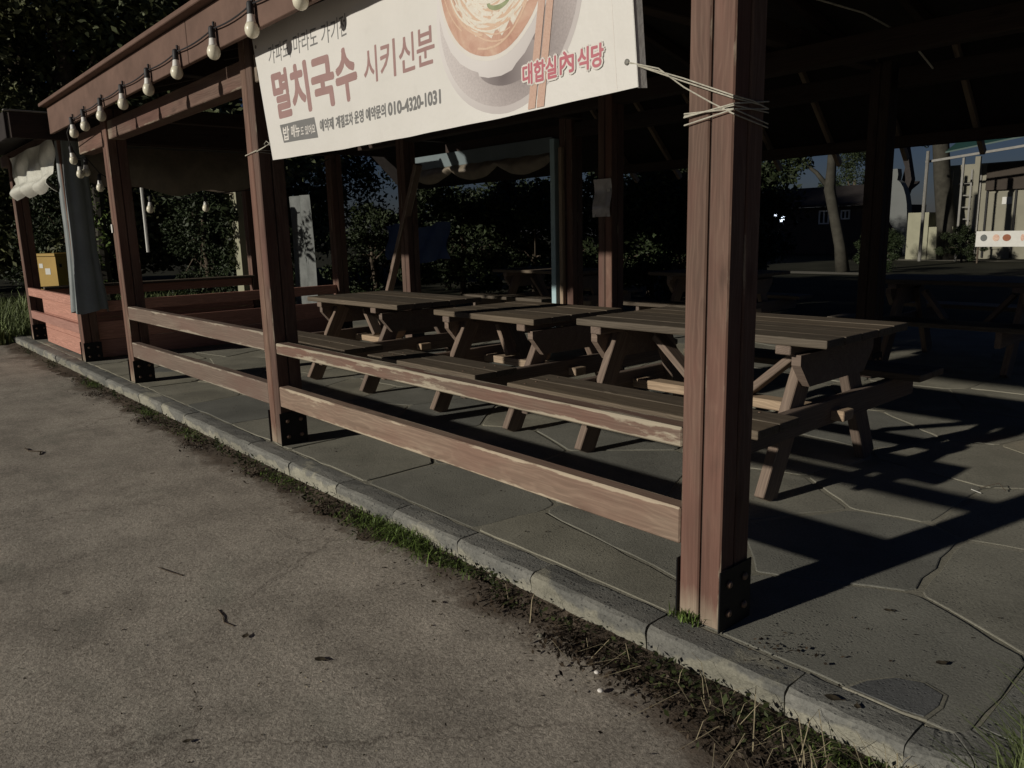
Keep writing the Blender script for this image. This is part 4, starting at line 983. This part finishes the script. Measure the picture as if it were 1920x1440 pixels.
# ------------------------------------------------------------ weeds, litter, grass
def blades(rng, n, fx, h, w, curve=.5):
    m = MB()
    for k in range(n):
        x, y, z, s = fx(rng); a = rng.uniform(0, 6.28); L = h * s * rng.uniform(.5, 1.3); b = rng.uniform(.1, 1) * curve
        d = Vector((math.cos(a), math.sin(a), 0)); sd = Vector((-d.y, d.x, 0)) * w * rng.uniform(.6, 1.3)
        p0 = Vector((x, y, z)); p1 = p0 + d * L * b * .35 + Vector((0, 0, L * .6)); p2 = p0 + d * L * b + Vector((0, 0, L * (1 - .35 * b)))
        i = len(m.v); m.v += [tuple(p0 - sd), tuple(p0 + sd), tuple(p1 + sd * .8), tuple(p1 - sd * .8), tuple(p2)]; m.f += [(i, i + 1, i + 2, i + 3), (i + 3, i + 2, i + 4)]
    return m
def leaves(rng, n, fx, s, lift=.6):
    m = MB()
    for k in range(n):
        x, y, z, q = fx(rng); L = s * q * rng.uniform(.5, 1.4); p = Vector((x, y, z)); a = Vector((rng.gauss(0, 1), rng.gauss(0, 1), rng.gauss(0, lift))).normalized(); b = a.cross(Vector((rng.gauss(0, .4), rng.gauss(0, .4), 1))).normalized()
        m.poly([tuple(p - a * L), tuple(p + b * L * .5), tuple(p + a * L), tuple(p - b * L * .5)])
    return m
dens = [(-11, .5), (-9.6, .8), (-8.1, 1.0), (-7.2, .7), (-6.3, 1.0), (-5.6, .7), (-4.9, 1.0), (-4.3, .9), (-3.75, 1.0), (-3.2, 1.1), (-2.75, 1.2), (-2.45, .9), (-2.1, .35), (-1.35, .7), (-1.1, 1.3), (-.85, 1.1), (-.6, .9)]
def along(rng):
    c, s = rng.choice(dens); x = c + rng.gauss(0, .2); e = soiledge(x); y = 1.745 - abs(rng.gauss(0, .07)) - rng.random() * .03
    return x, max(y, e - .02), -.088, .7 + .5 * rng.random()
rng = random.Random(51)
tag(leaves(rng, 3600, lambda r: (lambda q: (q[0], q[1], q[2] + r.random() ** 1.6 * .045, q[3]))(along(r)), .011).build('weeds', M['weeddark']), 'low dark weeds creeping along the foot of the kerb', 'weeds', kind='stuff')
bright = [(-2.95, 1.1), (-2.75, 1.4), (-2.62, 1.3), (-2.4, .6), (-3.9, .5), (-7.9, .8), (-6.2, .7), (-5.3, .5), (-.72, .7)]
def bfx(r):
    c, s = r.choice(bright); return c + r.gauss(0, .11), 1.735 - abs(r.gauss(0, .045)), -.09, s
cl_ = [(-1.62, 1.62), (-1.5, 1.6), (-1.3, 1.62), (-1.02, 1.6), (-.78, 1.56), (-2.0, 1.66), (-3.3, 1.69), (-4.1, 1.66), (-5.0, 1.62), (-6.0, 1.6), (-7.4, 1.6)]
def cfx(r):
    c = r.choice(cl_); return c[0] + r.gauss(0, .07), min(1.74, c[1] + r.gauss(0, .05)), -.09 + abs(r.gauss(0, .012)), r.uniform(.5, 1.2)
tag(leaves(rng, 1900, cfx, .0105, .8).build('rotting_leaves', M['litter']), 'dark clumps of rotting leaves heaped on the soil below the kerb', 'leaf litter', kind='stuff')
tag(blades(rng, 1700, bfx, .05, .0024, 2.2).build('grass_tufts', M['weed']), 'bright green grass tufts sprouting along the kerb foot', 'grass', kind='stuff')
tag(leaves(rng, 5200, lambda r: (lambda x: (x, 1.745 - abs(r.gauss(0, .10)), -.088 + r.random() * .012, .8))(r.uniform(-9, -.5) if r.random() < .5 else r.gauss(-1.1, .35)), .009, .25).build('leaf_litter', M['litter']), 'brown leaf litter scattered over the soil beside the kerb', 'leaf litter', kind='stuff')
def sfx(r):
    x = r.gauss(-.72, .22) if r.random() < .75 else r.uniform(-2, -.5); return x, 1.70 - abs(r.gauss(0, .10)), -.085, 1
tag(blades(rng, 120, sfx, .11, .0012, 3.2).build('dry_straw', M['straw']), 'dry pale grass stalks lying over the soil by the kerb corner', 'straw', kind='stuff')
def gfx(r): return -.385 + abs(r.gauss(0, .13)), 1.78 + r.gauss(0, .26), -.12, 1
tag(blades(rng, 3000, gfx, .24, .003, .9).build('grass_clump', M['grass']), 'tall grass clump growing beside the kerb corner at bottom right', 'grass', kind='stuff')
tag(blades(rng, 16000, lambda r: (-12.2 - abs(r.gauss(0, 3.2)), 1.75 + r.random() ** 1.5 * 4.2 - .25, -.14, .9 + r.random()), .22, .009, .8).build('grass', M['grass']), 'tall grass verge beside the booth at the left edge', 'grass', kind='stuff')
tag(blades(rng, 90, lambda r: (-1.33 + r.gauss(0, .03), 1.868 + r.gauss(0, .008), .0, 1), .045, .002, .9).build('grass_sprig', M['weed']), 'small green sprig growing at the foot of the nearest post', 'grass', kind='stuff')
tag(leaves(rng, 70, lambda r: (-1.14 + abs(r.gauss(0, .15)), 1.92 + r.gauss(0, .06), .005 + r.random() * .006, .9), .008, .2).build('leaf_debris', M['litter']), 'dark leaf debris on the flagstones beside the nearest post', 'leaf litter', kind='stuff')
def grit(r): return r.uniform(-6.5, -.2) if r.random() < .5 else r.uniform(-3, -.6), r.uniform(-.2, 1.55), -.0975, 1
tag(leaves(rng, 420, grit, .0052, .12).build('dark_grit', M['leafdead']), 'dark crumbs of grit and bark scattered over the lane', 'grit', kind='stuff')
tag(leaves(rng, 120, grit, .0035, .2).build('pale_grit', M['straw']), 'pale crumbs of grit scattered over the lane', 'grit', kind='stuff')
tag(leaves(rng, 260, lambda r: (r.uniform(-7, -.6), 1.79 + abs(r.gauss(0, .45)), .0065, 1), .0055, .15).build('paving_debris', M['litter']), 'small dry leaf bits scattered over the flagstones and kerb', 'leaf litter', kind='stuff')
# single leaves, twigs and pebbles lying on the lane and flags
def leafobj(x, y, z, L, rot, label, mat='leafdead', grp=None):
    m = MB(); pts = [(-1, 0), (-.5, .34), (.1, .42), (.6, .25), (1, 0), (.6, -.25), (.1, -.42), (-.5, -.34)]
    m.v += [(px * L, py * L * 1.55, .004 + .10 * L * (px * px) + .12 * L * abs(py)) for px, py in pts] + [(0, 0, .003)]
    m.f += [(k, (k + 1) % 8, 8) for k in range(8)]
    m.tube([(L, 0, .004), (L * 1.4, .1 * L, .006)], .0012, 4)
    return tag(m.build('fallen_leaf', M[mat], None, Matrix.Translation((x, y, z)) @ Matrix.Rotation(rot, 4, 'Z')), label, 'leaf', 'fallen leaves')
for x, y, z, L, r_, lab in [
    (-2.09, .99, -.098, .021, .6, 'dark oval leaf lying alone in the middle of the lane'),
    (-1.97, .535, -.098, .012, 1.2, 'small dark leaf on the lane near the bottom edge'),
    (-2.40, .875, -.098, .017, 2.4, 'curled leaf with a pale edge on the lane, left of the lone oval leaf'),
    (-2.14, 1.47, -.09, .013, .2, 'small brown leaf at the edge of the soil strip'),
    (-.82, 1.80, .004, .022, .3, 'dark leaf lying on the kerb top near the corner'),
    (-.69, 2.17, .006, .018, 1.0, 'dark leaf on the large flagstone near the corner'),
    (-.92, 2.37, .006, .015, .5, 'leaf on the large flagstone towards the nearest post'),
    (-.76, 1.81, .004, .013, 2.0, 'small leaf on the kerb top beside the dark leaf')]:
    leafobj(x, y, z, L, r_, lab)
def twig(pts, r, label, mat='bark'):
    m = MB(); m.tube(pts, r, 5); tag(m.build('twig', M[mat]), label, 'twig', 'twigs on the ground')
twig([(-2.66, .88, -.0975), (-2.60, .875, -.0965), (-2.55, .86, -.0975), (-2.50, .875, -.0975)], .002, 'short twig on the lane beside the curled leaf')
twig([(-3.2, .84, -.0975), (-3.12, .86, -.0965), (-3.05, .885, -.0975)], .002, 'short broken twig further up the lane')
twig([(-5.8, .8, -.094), (-5.70, .805, -.093), (-5.62, .86, -.093), (-5.55, .84, -.096)], .004, 'crooked twig at the left side of the lane')
twig([(-1.13, 3.85, .004), (-1.07, 3.90, .03), (-1.03, 3.86, .012)], .002, 'thin twig on the flagstones at the right edge')
twig([(-1.15, 3.80, .005), (-1.10, 3.77, .006)], .002, 'tiny white stick on the flagstones at the right edge', 'white')
for x, y in ((-1.69, 1.60), (-1.44, 1.56), (-1.40, 1.50), (-1.80, 1.63), (-2.02, 1.79)):
    pass
for i, (x, y, z, s_, lab) in enumerate([(-1.42, 1.55, -.08, .009, 'small white pebble in the soil strip by the dark weeds'), (-1.36, 1.50, -.09, .010, 'pale pebble at the lane edge of the dark weeds'), (-1.70, 1.58, -.085, .012, 'grey pebble on the soil left of the dark weeds')]):
    m = MB(); m.lathe([(.3 * s_, -.5 * s_), (.9 * s_, -.2 * s_), (1.0 * s_, .1 * s_), (.6 * s_, .45 * s_), (.1 * s_, .55 * s_)], 8); tag(m.build('pebble', M['inkwhite'] if i < 2 else M['mortar'], None, Matrix.Translation((x, y, z)), True), lab, 'pebble', 'pebbles by the kerb')
